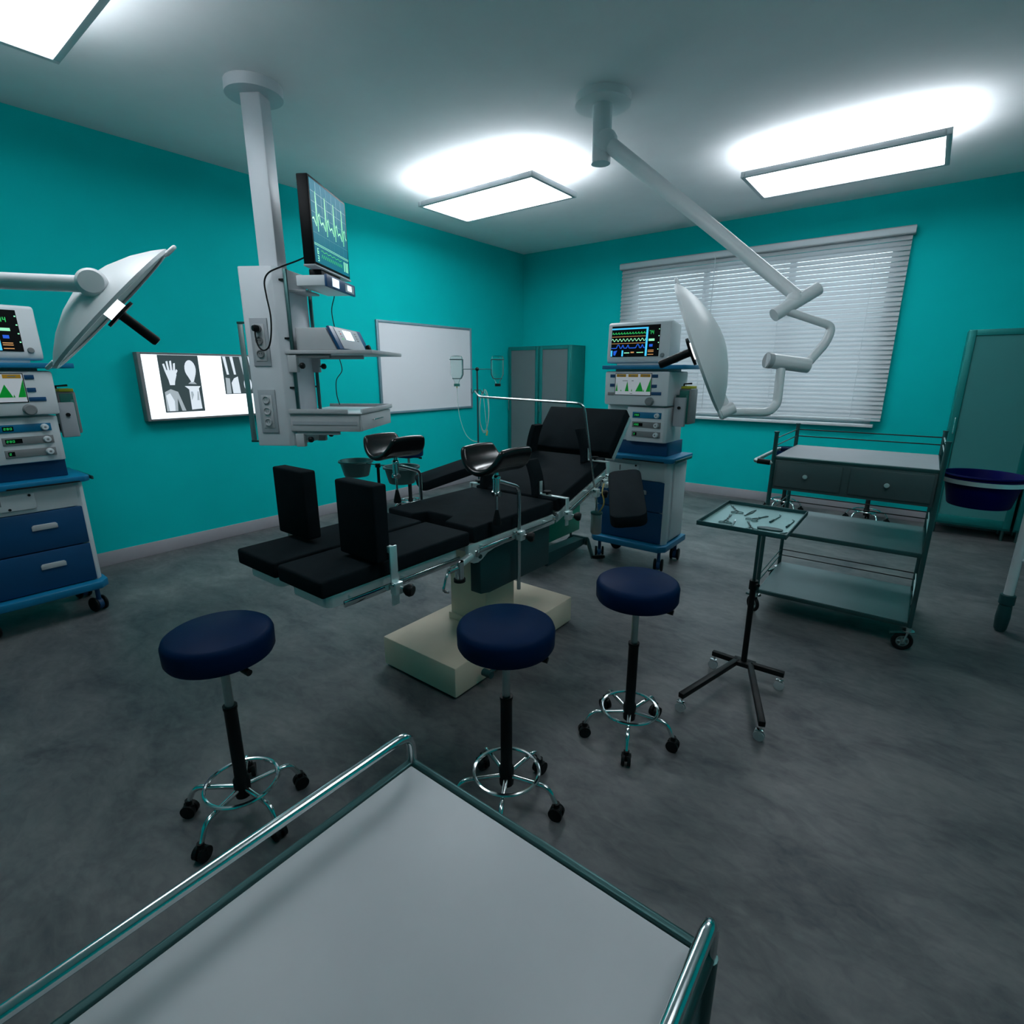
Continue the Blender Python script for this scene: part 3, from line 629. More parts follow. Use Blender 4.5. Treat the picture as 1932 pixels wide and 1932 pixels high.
anaesthesia_machine('white and blue anaesthesia machine on casters in front of the window', 'white patient monitor on the machine in front of the window', (-1.652, 3.60, 0), 0)
anaesthesia_machine('white and blue anaesthesia machine against the left wall at the left edge', 'white patient monitor on the machine at the left edge', (-3.90, .575, 0), PI/2)

# ------------------------------------------------------------------ ceiling pendant (side faces the camera, front faces the table)
PA = math.radians(37.74)-math.atan(79/1023); PU0, PV0 = -1.79, 3.48
ploc = (PU0*math.cos(PA)-PV0*math.sin(PA), PU0*math.sin(PA)+PV0*math.cos(PA))
off = (PU0, PV0, 0)
def PB(): return B(off)
t = thing('supply_pendant', 'white ceiling supply column with sockets, shelf and drawer arm left of the table', 'ceiling pendant', (ploc[0], ploc[1], .99), PA)
off = (PU0, PV0, .99)
b = PB(); b.prism([(-1.925, 3.31), (-1.915, 3.30), (-1.71, 3.30), (-1.655, 3.335), (-1.665, 3.40), (-1.668, 3.48), (-1.665, 3.57), (-1.655, 3.64), (-1.68, 3.665), (-1.925, 3.665)], 'z', .99, 2.075, 'column_white', .006); b.build('column', t)
b = PB(); b.box(-1.85, -1.725, 3.42, 3.545, 2.07, H-.05, 'column_white', .012); b.cyl((-1.79, 3.48, H-.06), (-1.79, 3.48, H), .16, 'column_white', n=32); b.build('ceiling_arm', t)
for z0, z1, zs in ((1.493, 1.779, (1.715, 1.645, 1.567)), (1.076, 1.349, (1.285, 1.215, 1.145))):
    b = PB(); b.box(-1.882, -1.770, 3.292, 3.301, z0, z1, 'panel_grey', .003); b.box(-1.862, -1.79, 3.288, 3.293, z0+.03, z1-.035, 'light_grey', .002); sp = b.build('socket_panel', t)
    for i, z in enumerate(zs):
        b = PB(); b.lathe([(0, .003), (.017, .003), (.019, .009), (.023, .009), (.024, 0), (0, 0)], 'mid_grey' if z1 > 1.5 else 'light_grey', (-1.828, 3.288, z), (0, -1, 0), 20)
        for q in (-.007, .007): b.cyl((-1.828+q, 3.2845, z), (-1.828+q, 3.2835, z), .0025, 'black_plastic', n=8)
        b.build('socket', sp)
for v in (3.325, 3.645):
    b = PB(); b.box(-1.648, -1.628, v-.008, v+.008, 1.06, 2.06, 'dark_steel', .002)
    for z in (2.0, 1.66, 1.36): b.box(-1.68, -1.645, v-.006, v+.006, z-.006, z+.006, 'black_plastic', .001)
    b.build('equipment_rail', t)
b = PB()
b.box(-2.025, -1.99, 3.40, 3.408, 1.00, 1.765, 'brushed', .002); b.box(-2.025, -1.92, 3.395, 3.412, 1.755, 1.768, 'dark_steel', .002); b.box(-2.025, -1.92, 3.395, 3.412, 1.00, 1.013, 'dark_steel', .002); b.build('side_handle', t)
def knob(p, u, v, z):
    b = PB(); b.cyl((u-.03, v, z), (u, v, z), .005, 'dark_steel', n=8); b.lathe([(0, -.014), (.014, -.014), (.019, -.008), (.019, .008), (.014, .014), (0, .014)], 'black_plastic', (u, v, z), (1, 0, 0), 8); b.build('clamp_knob', p)
b = PB(); b.box(-1.68, -1.12, 3.30, 3.95, 1.566, 1.59, 'light_grey', .004); sh = b.build('shelf', t)
b = PB(); b.box(-1.665, -1.40, 3.315, 3.345, 1.542, 1.566, 'mid_grey', .003); b.box(-1.665, -1.30, 3.63, 3.66, 1.542, 1.566, 'light_grey', .003)
for v in (3.325, 3.645): b.box(-1.668, -1.612, v-.02, v+.02, 1.455, 1.56, 'light_grey', .004)
b.build('shelf_bracket', sh)
for v in (3.325, 3.645): knob(sh, -1.585, v, 1.495)
b = PB(); b.box(-1.69, -1.232, 3.30, 3.925, 1.085, 1.195, 'light_grey', .005); b.box(-1.675, -1.25, 3.296, 3.30, 1.128, 1.15, 'panel_grey'); du = b.build('drawer_housing', t)
b = PB(); b.box(-1.232, -1.220, 3.305, 3.92, 1.088, 1.190, 'light_grey', .003); dw = b.build('drawer', t)
b = PB(); b.tube(arc_pts([(-1.22, 3.50, 1.148), (-1.205, 3.50, 1.148), (-1.205, 3.70, 1.148), (-1.22, 3.70, 1.148)], .008), .004, 'chrome', 8); b.build('handle', dw)
b = PB(); b.box(-1.69, -1.215, 3.29, 3.94, 1.196, 1.206, 'board_white', .002)
for a, c, e, g in ((-1.69, -1.30, 3.285, 3.297), (-1.69, -1.215, 3.93, 3.945), (-1.225, -1.21, 3.31, 3.94)): b.box(a, c, e, g, 1.200, 1.228, 'light_grey', .003)
b.build('tray_top', t)
b = PB(); b.box(-1.66, -1.38, 3.315, 3.345, 1.062, 1.085, 'light_grey', .003); b.box(-1.66, -1.34, 3.63, 3.66, 1.062, 1.085, 'light_grey', .003)
for v in (3.325, 3.645): b.box(-1.668, -1.612, v-.02, v+.02, .985, 1.07, 'light_grey', .004)
br = b.build('drawer_bracket', t)
for v in (3.325, 3.645): knob(br, -1.575, v, 1.03)
b = PB(); b.box(-1.66, -1.55, 3.40, 3.60, 1.940, 1.953, 'light_grey', .003); b.build('module_bracket', t)
# module on the bracket, monitor above, unit on the shelf
def pthing(name, label, cat, u, v, z):
    c, s = math.cos(PA), math.sin(PA)
    return thing(name, label, cat, (u*c-v*s, u*s+v*c, z), PA), (u, v, z)
t, o_ = pthing('display_module', 'white box with a blue front and two small lit screens, under the pendant monitor', 'medical device', -1.47, 3.5, 1.96)
b = B(o_); b.box(-1.56, -1.382, 3.30, 3.75, 1.960, 2.020, 'white_plastic', .006); b.build('casing', t)
b = B(o_); b.box(-1.382, -1.366, 3.295, 3.76, 1.955, 2.024, 'machine_blue', .003); b.box(-1.366, -1.3645, 3.58, 3.73, 1.964, 2.012, 'panel_grey'); b.build('front_panel', t)
for v0, v1, z0, z1 in ((3.375, 3.475, 1.966, 2.014), (3.615, 3.685, 1.974, 2.008)):
    b = B(o_); b.box(-1.366, -1.3635, v0, v1, z0, z1, 'glow_white'); b.build('screen', t)
t, o_ = pthing('wave_monitor', 'tall black monitor showing green heartbeat traces on top of the pendant', 'monitor', -1.46, 3.58, 2.02)
b = B(o_); b.box(-1.50, -1.432, 3.295, 3.86, 2.078, 2.56, 'screen_black', .006); b.box(-1.50, -1.428, 3.29, 3.865, 2.068, 2.079, 'panel_grey', .002); b.build('casing', t)
b = B(o_); b.box(-1.52, -1.44, 3.40, 3.70, 2.024, 2.07, 'black_plastic', .004); b.build('stand', t)
b = B()   # drawn facing -y, x = distance along the screen, then turned to face +u
W_, H_ = .53, .45
b.box(0, W_, -.001, .003, 0, H_, 'screen_teal')
for i in range(1, 7): strip(b, [(W_*i/7, .11), (W_*i/7, H_-.005)], -.001, .0012, 'screen_line')
for i in range(1, 6): strip(b, [(0, .11+i*.055), (W_, .11+i*.055)], -.001, .0012, 'screen_line')
for z in (.098, .106): strip(b, [(0, z), (W_, z)], -.001, .0022, 'glow_mint')
beat = [(0, 0), (.02, .008), (.035, -.012), (.05, -.03), (.062, .155), (.072, -.055), (.082, .03), (.098, .045), (.112, .0), (.125, -.008)]
pts = []
for k in range(4):
    for q in beat: pts.append((.005+k*.131+q[0], .235+q[1]))
strip(b, pts, -.001, .007, 'glow_mint'); strip(b, [(x, z+.006) for x, z in pts], -.0016, .0025, 'glow_green')
strip(b, [(.09+.32*i/30, .075+.004*math.sin(i*1.1)) for i in range(31)], -.001, .004, 'glow_green')
strip(b, [(.09+.33*i/24, .035+(.022 if i % 2 else 0)) for i in range(25)], -.001, .003, 'glow_green')
for z in (.025, .065): seg7(b, '3' if z < .05 else '6', .035, -.001, z-.015, .02, .032, .005, 'glow_mint')
for x in (.445, .475, .5): b.box(x, x+.014, -.0016, -.001, .02, .08, 'glow_mint')
o = b.build('screen', t); o.data.transform(Matrix.Translation(V((-1.4315-o_[0], 3.31-o_[1], 2.095-o_[2]))) @ Matrix.Rotation(PI/2, 4, 'Z'))
t, o_ = pthing('infusion_unit', 'grey box with sloping blue-edged front and small lit screen on the pendant shelf', 'medical device', -1.45, 3.6, 1.59)
b = B(o_); b.prism([(-1.62, 1.592), (-1.36, 1.592), (-1.425, 1.725), (-1.62, 1.725)], 'y', 3.345, 3.88, 'light_grey', .005); b.build('casing', t)
b = B(o_)
P = lambda a, c: [(-1.352-.066*a, 1.593+.140*a), (-1.334-.066*a, 1.597+.140*a), (-1.334-.066*c, 1.597+.140*c), (-1.352-.066*c, 1.593+.140*c)]
b.prism(P(0, 1), 'y', 3.34, 3.885, 'machine_blue', .003); b.prism([(x+.004, z) for x, z in P(.03, .97)], 'y', 3.40, 3.80, 'panel_grey', .001); b.prism([(x+.0055, z) for x, z in P(.45, .88)], 'y', 3.52, 3.66, 'glow_white')
for i in range(4): b.prism([(x+.0055, z) for x, z in P(.45+.11*i, .50+.11*i)], 'y', 3.455, 3.475, ('glow_green', 'mid_grey', 'red', 'mid_grey')[i]); b.prism([(x+.0055, z) for x, z in P(.45+.11*i, .50+.11*i)], 'y', 3.72, 3.75, 'mid_grey')
b.build('front_panel', t); b = B(o_); b.lathe([(0, 0), (.022, 0), (.02, .022), (0, .026)], 'black_plastic', (-1.34, 3.85, 1.62), (1, 0, .4), 16); b.build('dial', t)
# cables
def cable(label, pts, r=.005, plug=None):
    c, s = math.cos(PA), math.sin(PA); Wp = [V((u*c-v*s, u*s+v*c, z)) for u, v, z in pts]
    b = B(); b.tube(curve_pts(Wp, 7), r, 'black_plastic', 8)
    if plug: p = V(Wp[0]); b.lathe([(0, -.02), (.018, -.018), (.022, 0), (.016, .016), (0, .02)], 'black_plastic', p, (0, -1, 0), 12); 
    o = b.build('power_cable'); o['label'] = label; o['category'] = 'cable'
cable('black cable looping from the pendant socket up to the monitor', [(-1.828, 3.256, 1.715), (-1.828, 3.25, 1.67), (-1.81, 3.24, 1.61), (-1.78, 3.24, 1.585), (-1.745, 3.245, 1.61), (-1.725, 3.25, 1.69), (-1.72, 3.255, 1.79), (-1.735, 3.26, 1.90), (-1.74, 3.265, 1.98), (-1.71, 3.27, 2.03), (-1.64, 3.29, 2.065), (-1.56, 3.35, 2.11), (-1.505, 3.44, 2.165)], plug=True)
cable('thin black cable hanging behind the pendant shelf and drawer unit', [(-1.50, 3.72, 1.955), (-1.56, 3.80, 1.87), (-1.60, 3.93, 1.76), (-1.60, 3.965, 1.64), (-1.60, 3.97, 1.56), (-1.58, 3.95, 1.47), (-1.60, 3.88, 1.40), (-1.59, 3.84, 1.30), (-1.57, 3.83, 1.225)], .0035)

# ------------------------------------------------------------------ surgical lamps
def frame_for(n):
    z = V(n).normalized(); x = z.cross(V((0, 0, 1))).normalized(); y = z.cross(x); return x, y, z
def lamp_head(t, c, n, R, tip):
    """saucer with dome behind, open reflector towards n"""
    c = V(c); n = V(n).normalized()
    b = B(); b.lathe([(0, -.120), (.05, -.117), (.13, -.100), (.22, -.067), (.29, -.030), (R-.008, -.006), (R, 0), (R-.004, .012), (R-.02, .012), (R-.03, .0), (.27, -.015), (.18, -.045), (.08, -.065), (0, -.068)], 'lamp_white', c, n, 56); hd = b.build('lamp_head', t, True)
    b = B(); b.lathe([(R-.032, .004), (.26, -.006), (.16, -.03), (.07, -.045), (.035, -.048)], 'dark_steel', c, n, 56); b.torus(c+n*.006, R-.024, .006, 'light_grey', n, 56); b.build('reflector', hd, True)
    b = B(); b.lathe([(0, -.06), (.042, -.06), (.042, .032), (0, .032)], 'glow_lamp', c, n, 28); b.build('centre_light', hd, True)
    b = B(); b.lathe([(0, .032), (.068, .032), (.068, .044), (.022, .046), (.020, .05), (.021, .19), (.017, .198), (0, .2)], 'black_plastic', c, n, 24); b.build('sterile_handle', hd, True)
    for s in (-1, 1):
        d = V(tip).normalized()*s; e = n.cross(d)
        b = B(); p = c+d*(R-.02); b.tube(arc_pts([p+e*.045, p+d*.05+e*.03, p+d*.05-e*.03, p-e*.045], .025), .008, 'lamp_white', 10); b.build('grip', hd, True)
t = thing('surgical_lamp', 'white saucer surgical lamp on an arm at upper left, tilted to the table', 'surgical lamp', (-3.75, -.10, H))
NLV = (.196, .705, -.682); lamp_head(t, (-2.766, .826, 1.717), NLV, .335, (.463, .582, .668))
b = B(); hj = V((-2.56, .72, 1.774)); b.tube([hj, (-2.84, .505, 1.788), (-3.75, -.10, 1.83)], .030, 'lamp_white', 18); b.build('swing_arm', t, True)
b = B(); b.lathe([(0, -.05), (.040, -.048), (.052, -.03), (.052, .03), (.040, .048), (0, .05)], 'lamp_white', hj, (.9, -.35, .1), 28); b.cyl(hj, V((-2.766, .826, 1.717))-V(NLV)*.08, .028, 'lamp_white', n=16); b.build('hub', t, True)
b = B(); b.cyl((-3.75, -.10, 1.78), (-3.75, -.10, H), .04, 'lamp_white', n=24); b.cyl((-3.75, -.10, H-.04), (-3.75, -.10, H), .14, 'lamp_white', n=32); b.build('ceiling_pole', t, True)

t = thing('surgical_lamp', 'white saucer surgical lamp on a jointed arm before the window blind', 'surgical lamp', (-1.934, 3.311, H))
c2 = V((-.918, 2.677, 1.566)); n2 = V((-.889, -.249, -.385)); lamp_head(t, c2, n2, .325, (-.273, .002, .638))
b = B(); b.tube(arc_pts([(-.822, 2.725, 1.40), (-.80, 2.74, 1.33), (-.782, 2.745, 1.27)], .03), .014, 'lamp_white', 14, r2=.026)
b.tube(arc_pts([(-.775, 2.74, 1.262), (-.61, 2.865, 1.262), (-.585, 2.91, 1.30), (-.595, 2.95, 1.47)], .05), .021, 'lamp_white', 14); b.cyl((-.80, 2.72, 1.255), (-.75, 2.76, 1.285), .032, 'lamp_white', n=16); b.build('yoke', t, True)
b = B(); b.cyl((-.66, 2.91, 1.512), (-.49, 3.035, 1.486), .036, 'lamp_white', n=24); b.cyl((-.655, 2.905, 1.512), (-.64, 2.92, 1.509), .038, 'light_grey', n=24); b.build('lower_joint', t, True)
b = B(); b.tube(arc_pts([(-.50, 3.03, 1.49), (-.44, 3.13, 1.60), (-.425, 3.145, 1.675), (-.61, 3.03, 1.745)], .035), .022, 'lamp_white', 14, r2=.019); b.build('elbow_arm', t, True)
b = B(); b.cyl((-.665, 2.985, 1.728), (-.51, 3.14, 1.855), .032, 'lamp_white', n=24); b.ball((-.598, 3.066, 1.80), .042, 'lamp_white'); b.build('upper_joint', t, True)
b = B(); b.tube([(-.585, 3.075, 1.815), (-1.105, 3.205, 2.246), (-1.80, 3.30, 2.82)], .030, 'lamp_white', 20, r2=.046); b.build('spring_arm', t, True)
b = B(); b.cyl((-1.85, 3.30, 2.72), (-1.85, 3.30, H), .06, 'lamp_white', n=24); b.cyl((-1.85, 3.30, H-.045), (-1.85, 3.30, H), .17, 'lamp_white', n=36); b.ball((-1.82, 3.30, 2.83), .075, 'lamp_white'); b.build('ceiling_pole', t, True)

# ------------------------------------------------------------------ steel cart at right
def big_caster(b, x, y, ang, r=.052):
    ax = V((math.cos(ang), math.sin(ang), 0)); fw = V((-ax.y, ax.x, 0)); c = V((x, y, r))+fw*.02
    b.torus(c, r-.010, .010, 'black_plastic', ax, 28, 8); b.torus(c, r-.024, .005, 'brushed', ax, 24, 6); b.cyl(c-ax*.016, c+ax*.016, .012, 'brushed', n=12)
    for k in range(5):
        a = 2*PI*k/5; d = fw*math.cos(a)+V((0, 0, 1))*math.sin(a); b.cyl(c, c+d*(r-.024), .004, 'brushed', n=6)
    for q in (-1, 1):
        p = c+ax*q*.017; b.tube([p, p+V((0, 0, r+.006))-fw*.012], .005, 'brushed', 8)
    b.cyl((x, y, 2*r+.004), (x, y, 2*r+.03), .012, 'brushed', n=12); b.cyl((x, y, 2*r+.008), (x, y, 2*r+.013), .028, 'chrome', n=16)
    p = V((x, y, 2*r)); b.tube([p, p+fw*.05+V((0, 0, -.005)), p+fw*.085+V((0, 0, -.012))], .008, 'dark_steel', 8)
t = thing('instrument_cart', 'three-tier steel cart with two drawers, rails and push handle below the window', 'cart', (-.265, 3.64, 0))
cx0, cx1, cy0, cy1 = -.648, .118, 3.32, 3.95
for x in (cx0, cx1):
    for y in (cy0, cy1):
        b = B(); b.tube([(x, y, .132), (x, y, 1.122)], .0115, 'dark_steel', 14); b.cyl((x, y, 1.12), (x, y, 1.128), .014, 'dark_steel', n=14); p = b.build('post', t, True)
        b = B(); big_caster(b, x, y, {0: .9, 1: 1.9}[int(x > 0)] if y < 3.5 else 2.5); b.build('caster', p, True)
for z, th in ((.985, .018), (.545, .022), (.155, .022)):
    b = B(); b.box(cx0+.005, cx1-.005, cy0-.004, cy1, z-th, z, 'dark_steel', .002); b.box(cx0+.012, cx1-.012, cy0+.004, cy1-.008, z-.002, z+.002, 'panel_grey' if z > .9 else 'shelf_steel'); b.build('shelf', t, True)
b = B(); b.box(cx0+.014, cx1-.014, cy0+.01, cy1-.02, .795, .967, 'mid_grey', .002); b.box(cx0+.012, cx1-.012, cy0-.002, cy0+.012, .795, .967, 'cart_front', .001); b.build('drawer_case', t, True)
for x0, x1 in ((cx0+.022, -.298), (-.262, cx1-.022)):
    b = B(); b.box(x0, x1, cy0-.012, cy0+.004, .813, .957, 'cart_front', .004); d = b.build('drawer', t, True)
    b = B(); b.lathe([(0, .018), (.010, .017), (.013, .011), (.007, 0), (0, 0)], 'steel', ((x0+x1)/2-.01, cy0-.012, .885), (0, -1, 0), 14); b.build('knob', d, True)
for zs in ((1.045, 1.088), (.598, .640), (.205, .247)):
    for z in zs:
        b = B(); b.tube([(cx0, cy0, z), (cx0, cy1, z)], .0035, 'dark_steel', 8); b.tube([(cx0, cy1, z), (cx1, cy1, z)], .0035, 'black_plastic', 8); b.tube([(cx1, cy1, z), (cx1, cy0, z)], .0035, 'steel', 8); b.build('guard_rail', t, True)
b = B(); b.tube(arc_pts([(cx0, cy0, .945), (cx0-.10, cy0, .95), (cx0-.10, cy1, .95), (cx0, cy1, .945)], .02), .012, 'brushed', 12); h_ = b.build('push_handle', t, True)
b = B(); b.cyl((cx0-.085, cy0, .949), (cx0-.015, cy0, .946), .0155, 'black_plastic', n=14); b.build('grip', h_, True)
b = B(); b.cyl((cx0-.085, cy1, .949), (cx0-.015, cy1, .946), .0155, 'navy', n=14); b.build('grip', h_, True)
bc = V((.325, 3.93, .865)); b = B(); b.lathe([(.187, -.012), (.191, -.012), (.191, .012), (.187, .012)], 'steel', bc, n=48, closed=True); b.box(cx1+.010, .137, 3.90, 3.96, .853, .877, 'black_plastic', .003); b.build('bucket_ring', t, True)
t = thing('plastic_bucket', 'dark blue plastic bucket held in a steel ring at the right end of the cart', 'bucket', (.325, 3.93, .72))
b = B(); b.lathe([(0, 0), (.137, 0), (.142, .006), (.176, .166), (.186, .170), (.190, .176), (.186, .182), (.178, .182), (.172, .172), (.139, .012), (0, .010)], 'bucket_blue', n=56); b.build('shell', t)
b = B(); b.lathe([(.178, .1595), (.1865, .1595), (.1865, .164), (.178, .164)], 'bucket_blue', n=48, closed=True); b.build('rim', t)

# ------------------------------------------------------------------ tray stand and its instruments
t = thing('instrument_stand', 'black four-legged stand carrying a steel tray of surgical instruments', 'instrument stand', (-.505, 2.50, 0))
b = B(); tx0, tx1, ty0, ty1 = -.713, -.362, 2.262, 2.735
b.box(tx0, tx1, ty0, ty1, .803, .807, 'tray_steel')
for a in ((tx0-.005, tx0, ty0-.005, ty1+.005), (tx1, tx1+.005, ty0-.005, ty1+.005), (tx0, tx1, ty0-.005, ty0), (tx0, tx1, ty1, ty1+.005)): b.box(*a, .803, .823, 'foot_teal', .001)
b.build('tray', t, True)
b = B(); b.box(-.60, -.42, 2.47, 2.53, .790, .803, 'dark_steel', .002); b.cyl((-.505, 2.50, .50), (-.505, 2.50, .795), .0075, 'dark_steel', n=14); b.build('rod', t, True)
b = B(); b.cyl((-.505, 2.50, .09), (-.505, 2.50, .50), .0135, 'black_plastic', n=16); b.cyl((-.505, 2.50, .47), (-.505, 2.50, .515), .019, 'black_plastic', n=16); b.cyl((-.505, 2.50, .498), (-.478, 2.475, .502), .008, 'black_plastic', n=10); b.build('post', t, True)
b = B(); b.box(-.555, -.455, 2.47, 2.53, .072, .094, 'black_plastic', .003); b.build('hub', t, True)
for x, y in ((-.655, 2.505), (-.325, 2.505), (-.648, 2.045), (-.318, 2.055)):
    s = V((-.505+(.03 if x > -.5 else -.03), 2.50, .083)); e = V((x, y, .083)); d = (e-s).normalized(); n_ = V((-d.y, d.x, 0))*.013
    b = B(); P = [s+n_, s-n_, e-n_, e+n_]; b.prism([(p.x, p.y) for p in P], 'z', .071, .096, 'black_plastic', .003); lg = b.build('leg', t, True)
    b = B(); p = e-d*.012; b.cyl((p.x, p.y, .045), (p.x, p.y, .072), .005, 'chrome', n=8); b.box(p.x-.02, p.x+.012, p.y-.010, p.y+.010, .044, .050, 'chrome', .002)
    for q in (-.007, .007): b.cyl((p.x-.004, p.y+q-.003, .022), (p.x-.004, p.y+q+.003, .022), .022, 'light_grey', n=16)
    b.box(p.x-.008, p.x+.002, p.y-.003, p.y+.003, .02, .046, 'chrome'); b.build('caster', lg, True)
def inst(name, label, cat, x, y, ang, draw):
    b = B(); draw(b); o = b.build(name); o.location = (x, y, .8075); o.rotation_euler = (0, 0, ang); o['label'] = label; o['category'] = cat; o['group'] = 'surgical instruments on the tray'
def scissors(b, L=.15, m='dark_steel'):
    for s in (-1, 1):
        b.prism([(0, 0), (L*.5, s*.006), (L*.5, s*.001), (0, -s*.004)], 'z', .001, .004, m)
        b.prism([(0, -s*.004), (-L*.35, s*.010), (-L*.35, s*.014), (0, s*.003)], 'z', .001, .004, m); b.torus((-L*.35-.014, s*.014, .003), .013, .002, m, n=20, k=6)
    b.cyl((0, 0, 0), (0, 0, .006), .005, m, n=10)
def tweezers(b, L=.13):
    for s in (-1, 1): b.prism([(-L/2, s*.001), (0, s*.007), (L/2, s*.001), (0, s*.0045)], 'z', .0005, .004, 'dark_steel')
    b.box(-L/2-.01, -L/2+.004, -.003, .003, .0005, .004, 'dark_steel')
def scalpel(b, L=.14):
    b.box(-L/2, L*.2, -.004, .004, .0005, .0035, 'dark_steel', .001); b.prism([(L*.2, -.003), (L*.48, .001), (L*.42, .004), (L*.2, .003)], 'z', .001, .0022, 'chrome')
def probe(b, L=.16):
    b.tube(curve_pts([(-L/2, 0, .003), (0, 0, .003), (L*.4, .002, .003), (L/2, .012, .003)]), .002, 'dark_steel', 8); b.cyl((-L/2, 0, .004), (-L/5, 0, .004), .004, 'foot_teal', n=10)
def kidney(b):
    b.prism([(.05*math.cos(a)*(1.0), .022*math.sin(a)-(.010*math.cos(a)**2 if math.sin(a) < 0 else 0)) for a in [2*PI*i/20 for i in range(20)]], 'z', .0005, .006, 'foot_teal', .002)
inst('scissors', 'steel scissors at the left back corner of the tray', 'scissors', -.655, 2.62, 2.0, scissors)
inst('clamp_scissors', 'long-ringed clamp beside the scissors near the left tray edge', 'clamp', -.63, 2.42, 1.7, lambda b: scissors(b, .17))
inst('tweezers', 'dark broad tweezers near the back middle of the tray', 'tweezers', -.575, 2.60, 1.45, tweezers)
inst('scalpel', 'thin scalpel lying toward the front left of the tray', 'scalpel', -.59, 2.37, 1.7, scalpel)
inst('small_scissors', 'small scissors with ring handles in the middle of the tray', 'scissors', -.52, 2.52, 1.2, lambda b: scissors(b, .12))
inst('needle_holder', 'ringed needle holder in the front middle of the tray', 'needle holder', -.52, 2.36, 1.9, lambda b: scissors(b, .14))
inst('bone_probe', 'thin dotted-looking probe running front to back right of centre', 'probe', -.455, 2.55, 1.45, probe)
inst('retractor', 'thin bent retractor along the right tray edge', 'retractor', -.385, 2.50, 1.5, lambda b: probe(b, .14))
inst('oval_dish', 'small dark oval dish at the front right of the tray', 'dish', -.44, 2.36, .1, kidney)
inst('short_tweezers', 'short tweezers in the front right corner of the tray', 'tweezers', -.385, 2.31, 1.2, lambda b: tweezers(b, .08))
inst('flat_probe', 'straight probe lying along the front edge of the tray', 'probe', -.46, 2.29, .0, lambda b: scalpel(b, .12))

# ------------------------------------------------------------------ basins, drip stand, right-edge frame, foreground trolley
t = thing('basin_stand', 'black two-ring stand for steel basins beyond the foot boards', 'basin stand', (-3.395, 2.63, 0))
b = B(); b.cyl((-3.395, 2.63, .10), (-3.395, 2.63, .74), .012, 'black_plastic', n=12); b.cyl((-3.395, 2.63, .72), (-3.395, 2.63, .75), .022, 'black_plastic', n=14); b.build('post', t, True)
BC = ((-3.655, 2.61), (-3.135, 2.65))
for x, y in BC:
    b = B(); b.torus((x, y, .743), .138, .004, 'dark_steel', n=40); b.tube([(-3.395, 2.63, .738), (x+(.139 if x < -3.4 else -.139), y, .743)], .005, 'dark_steel', 8); b.build('ring', t, True)
for k in range(4):
    a = PI/4+k*PI/2; c, s = math.cos(a), math.sin(a); b = B(); b.tube(arc_pts([(-3.395, 2.63, .11), (-3.395+.24*c, 2.63+.24*s, .10), (-3.395+.25*c, 2.63+.25*s, .05)], .03), .009, 'black_plastic', 8); lg = b.build('leg', t, True)
    b = B(); p = V((-3.395+.25*c, 2.63+.25*s, .024)); b.cyl(p+V((-.008, 0, 0)), p+V((.008, 0, 0)), .024, 'black_plastic', n=14); b.cyl(p, p+V((0, 0, .03)), .006, 'dark_steel', n=8); b.build('caster', lg, True)
for i, (x, y) in enumerate(BC):
    b = B(); b.lathe([(0, 0), (.095, 0), (.100, .004), (.130, .122), (.142, .126), (.142, .130), (.128, .129), (.096, .008), (0, .004)], 'dark_steel', n=28); o = b.build('steel_basin'); o.location = (x, y, .624)
    o['label'] = ('steel basin farther left on the two-ring stand', 'steel basin nearer the far leg trough on the two-ring stand')[i]; o['category'] = 'basin'; o['group'] = 'steel basins on the stand'

ix, iy = -3.705, 4.2
t = thing('drip_stand', 'thin dark drip stand holding two glass bottles in front of the whiteboard edge', 'drip stand', (ix, iy, 0))
b = B(); b.cyl((ix, iy, .09), (ix, iy, 1.49), .0095, 'foot_teal', n=12); b.ball((ix, iy, 1.49), .020, 'black_plastic', 12); b.build('pole', t, True)
# arms and bottles lie along the line across the view of the stand
ax = V((.79, .61, 0))
for s in (-1, 1):
    q = V((ix, iy, 0)); b = B(); e = .068
    P = [q+V((0, 0, 1.49)), q+ax*s*.145+V((0, 0, 1.49)), q+ax*s*.145+V((0, 0, 1.585))]; b.tube(P, .0045, 'foot_teal', 8)
    b.tube([q+ax*s*.145+V((0, 0, 1.49)), q+ax*s*.145+V((0, 0, 1.437)), q+ax*s*.165+V((0, 0, 1.395))], .0045, 'foot_teal', 8)
    cc = q+ax*s*.212; b.torus(cc+V((0, 0, 1.585)), e, .004, 'foot_teal', n=32); b.torus(cc+V((0, 0, 1.395)), .045, .004, 'foot_teal', n=28); b.build('bottle_holder', t, True)
    b = B(); b.tube(curve_pts([q+V((0, 0, 1.275)), q+ax*s*.03+V((0, 0, 1.282)), q+ax*s*.045+V((0, 0, 1.255)), q+ax*s*.06+V((0, 0, 1.25)), q+ax*s*.066+V((0, 0, 1.295))], 5), .004, 'foot_teal', 8); b.build('hook', t, True)
for k in range(5):
    a = 2*PI*k/5; c, s = math.cos(a), math.sin(a); b = B(); b.tube([(ix, iy, .10), (ix+.25*c, iy+.25*s, .07)], .010, 'dark_steel', 8); lg = b.build('leg', t, True)
    b = B(); p = V((ix+.25*c, iy+.25*s, .028)); b.cyl(p+V((-.01, 0, 0)), p+V((.01, 0, 0)), .028, 'black_plastic', n=14); b.cyl(p, p+V((0, 0, .045)), .007, 'dark_steel', n=8); b.build('caster', lg, True)
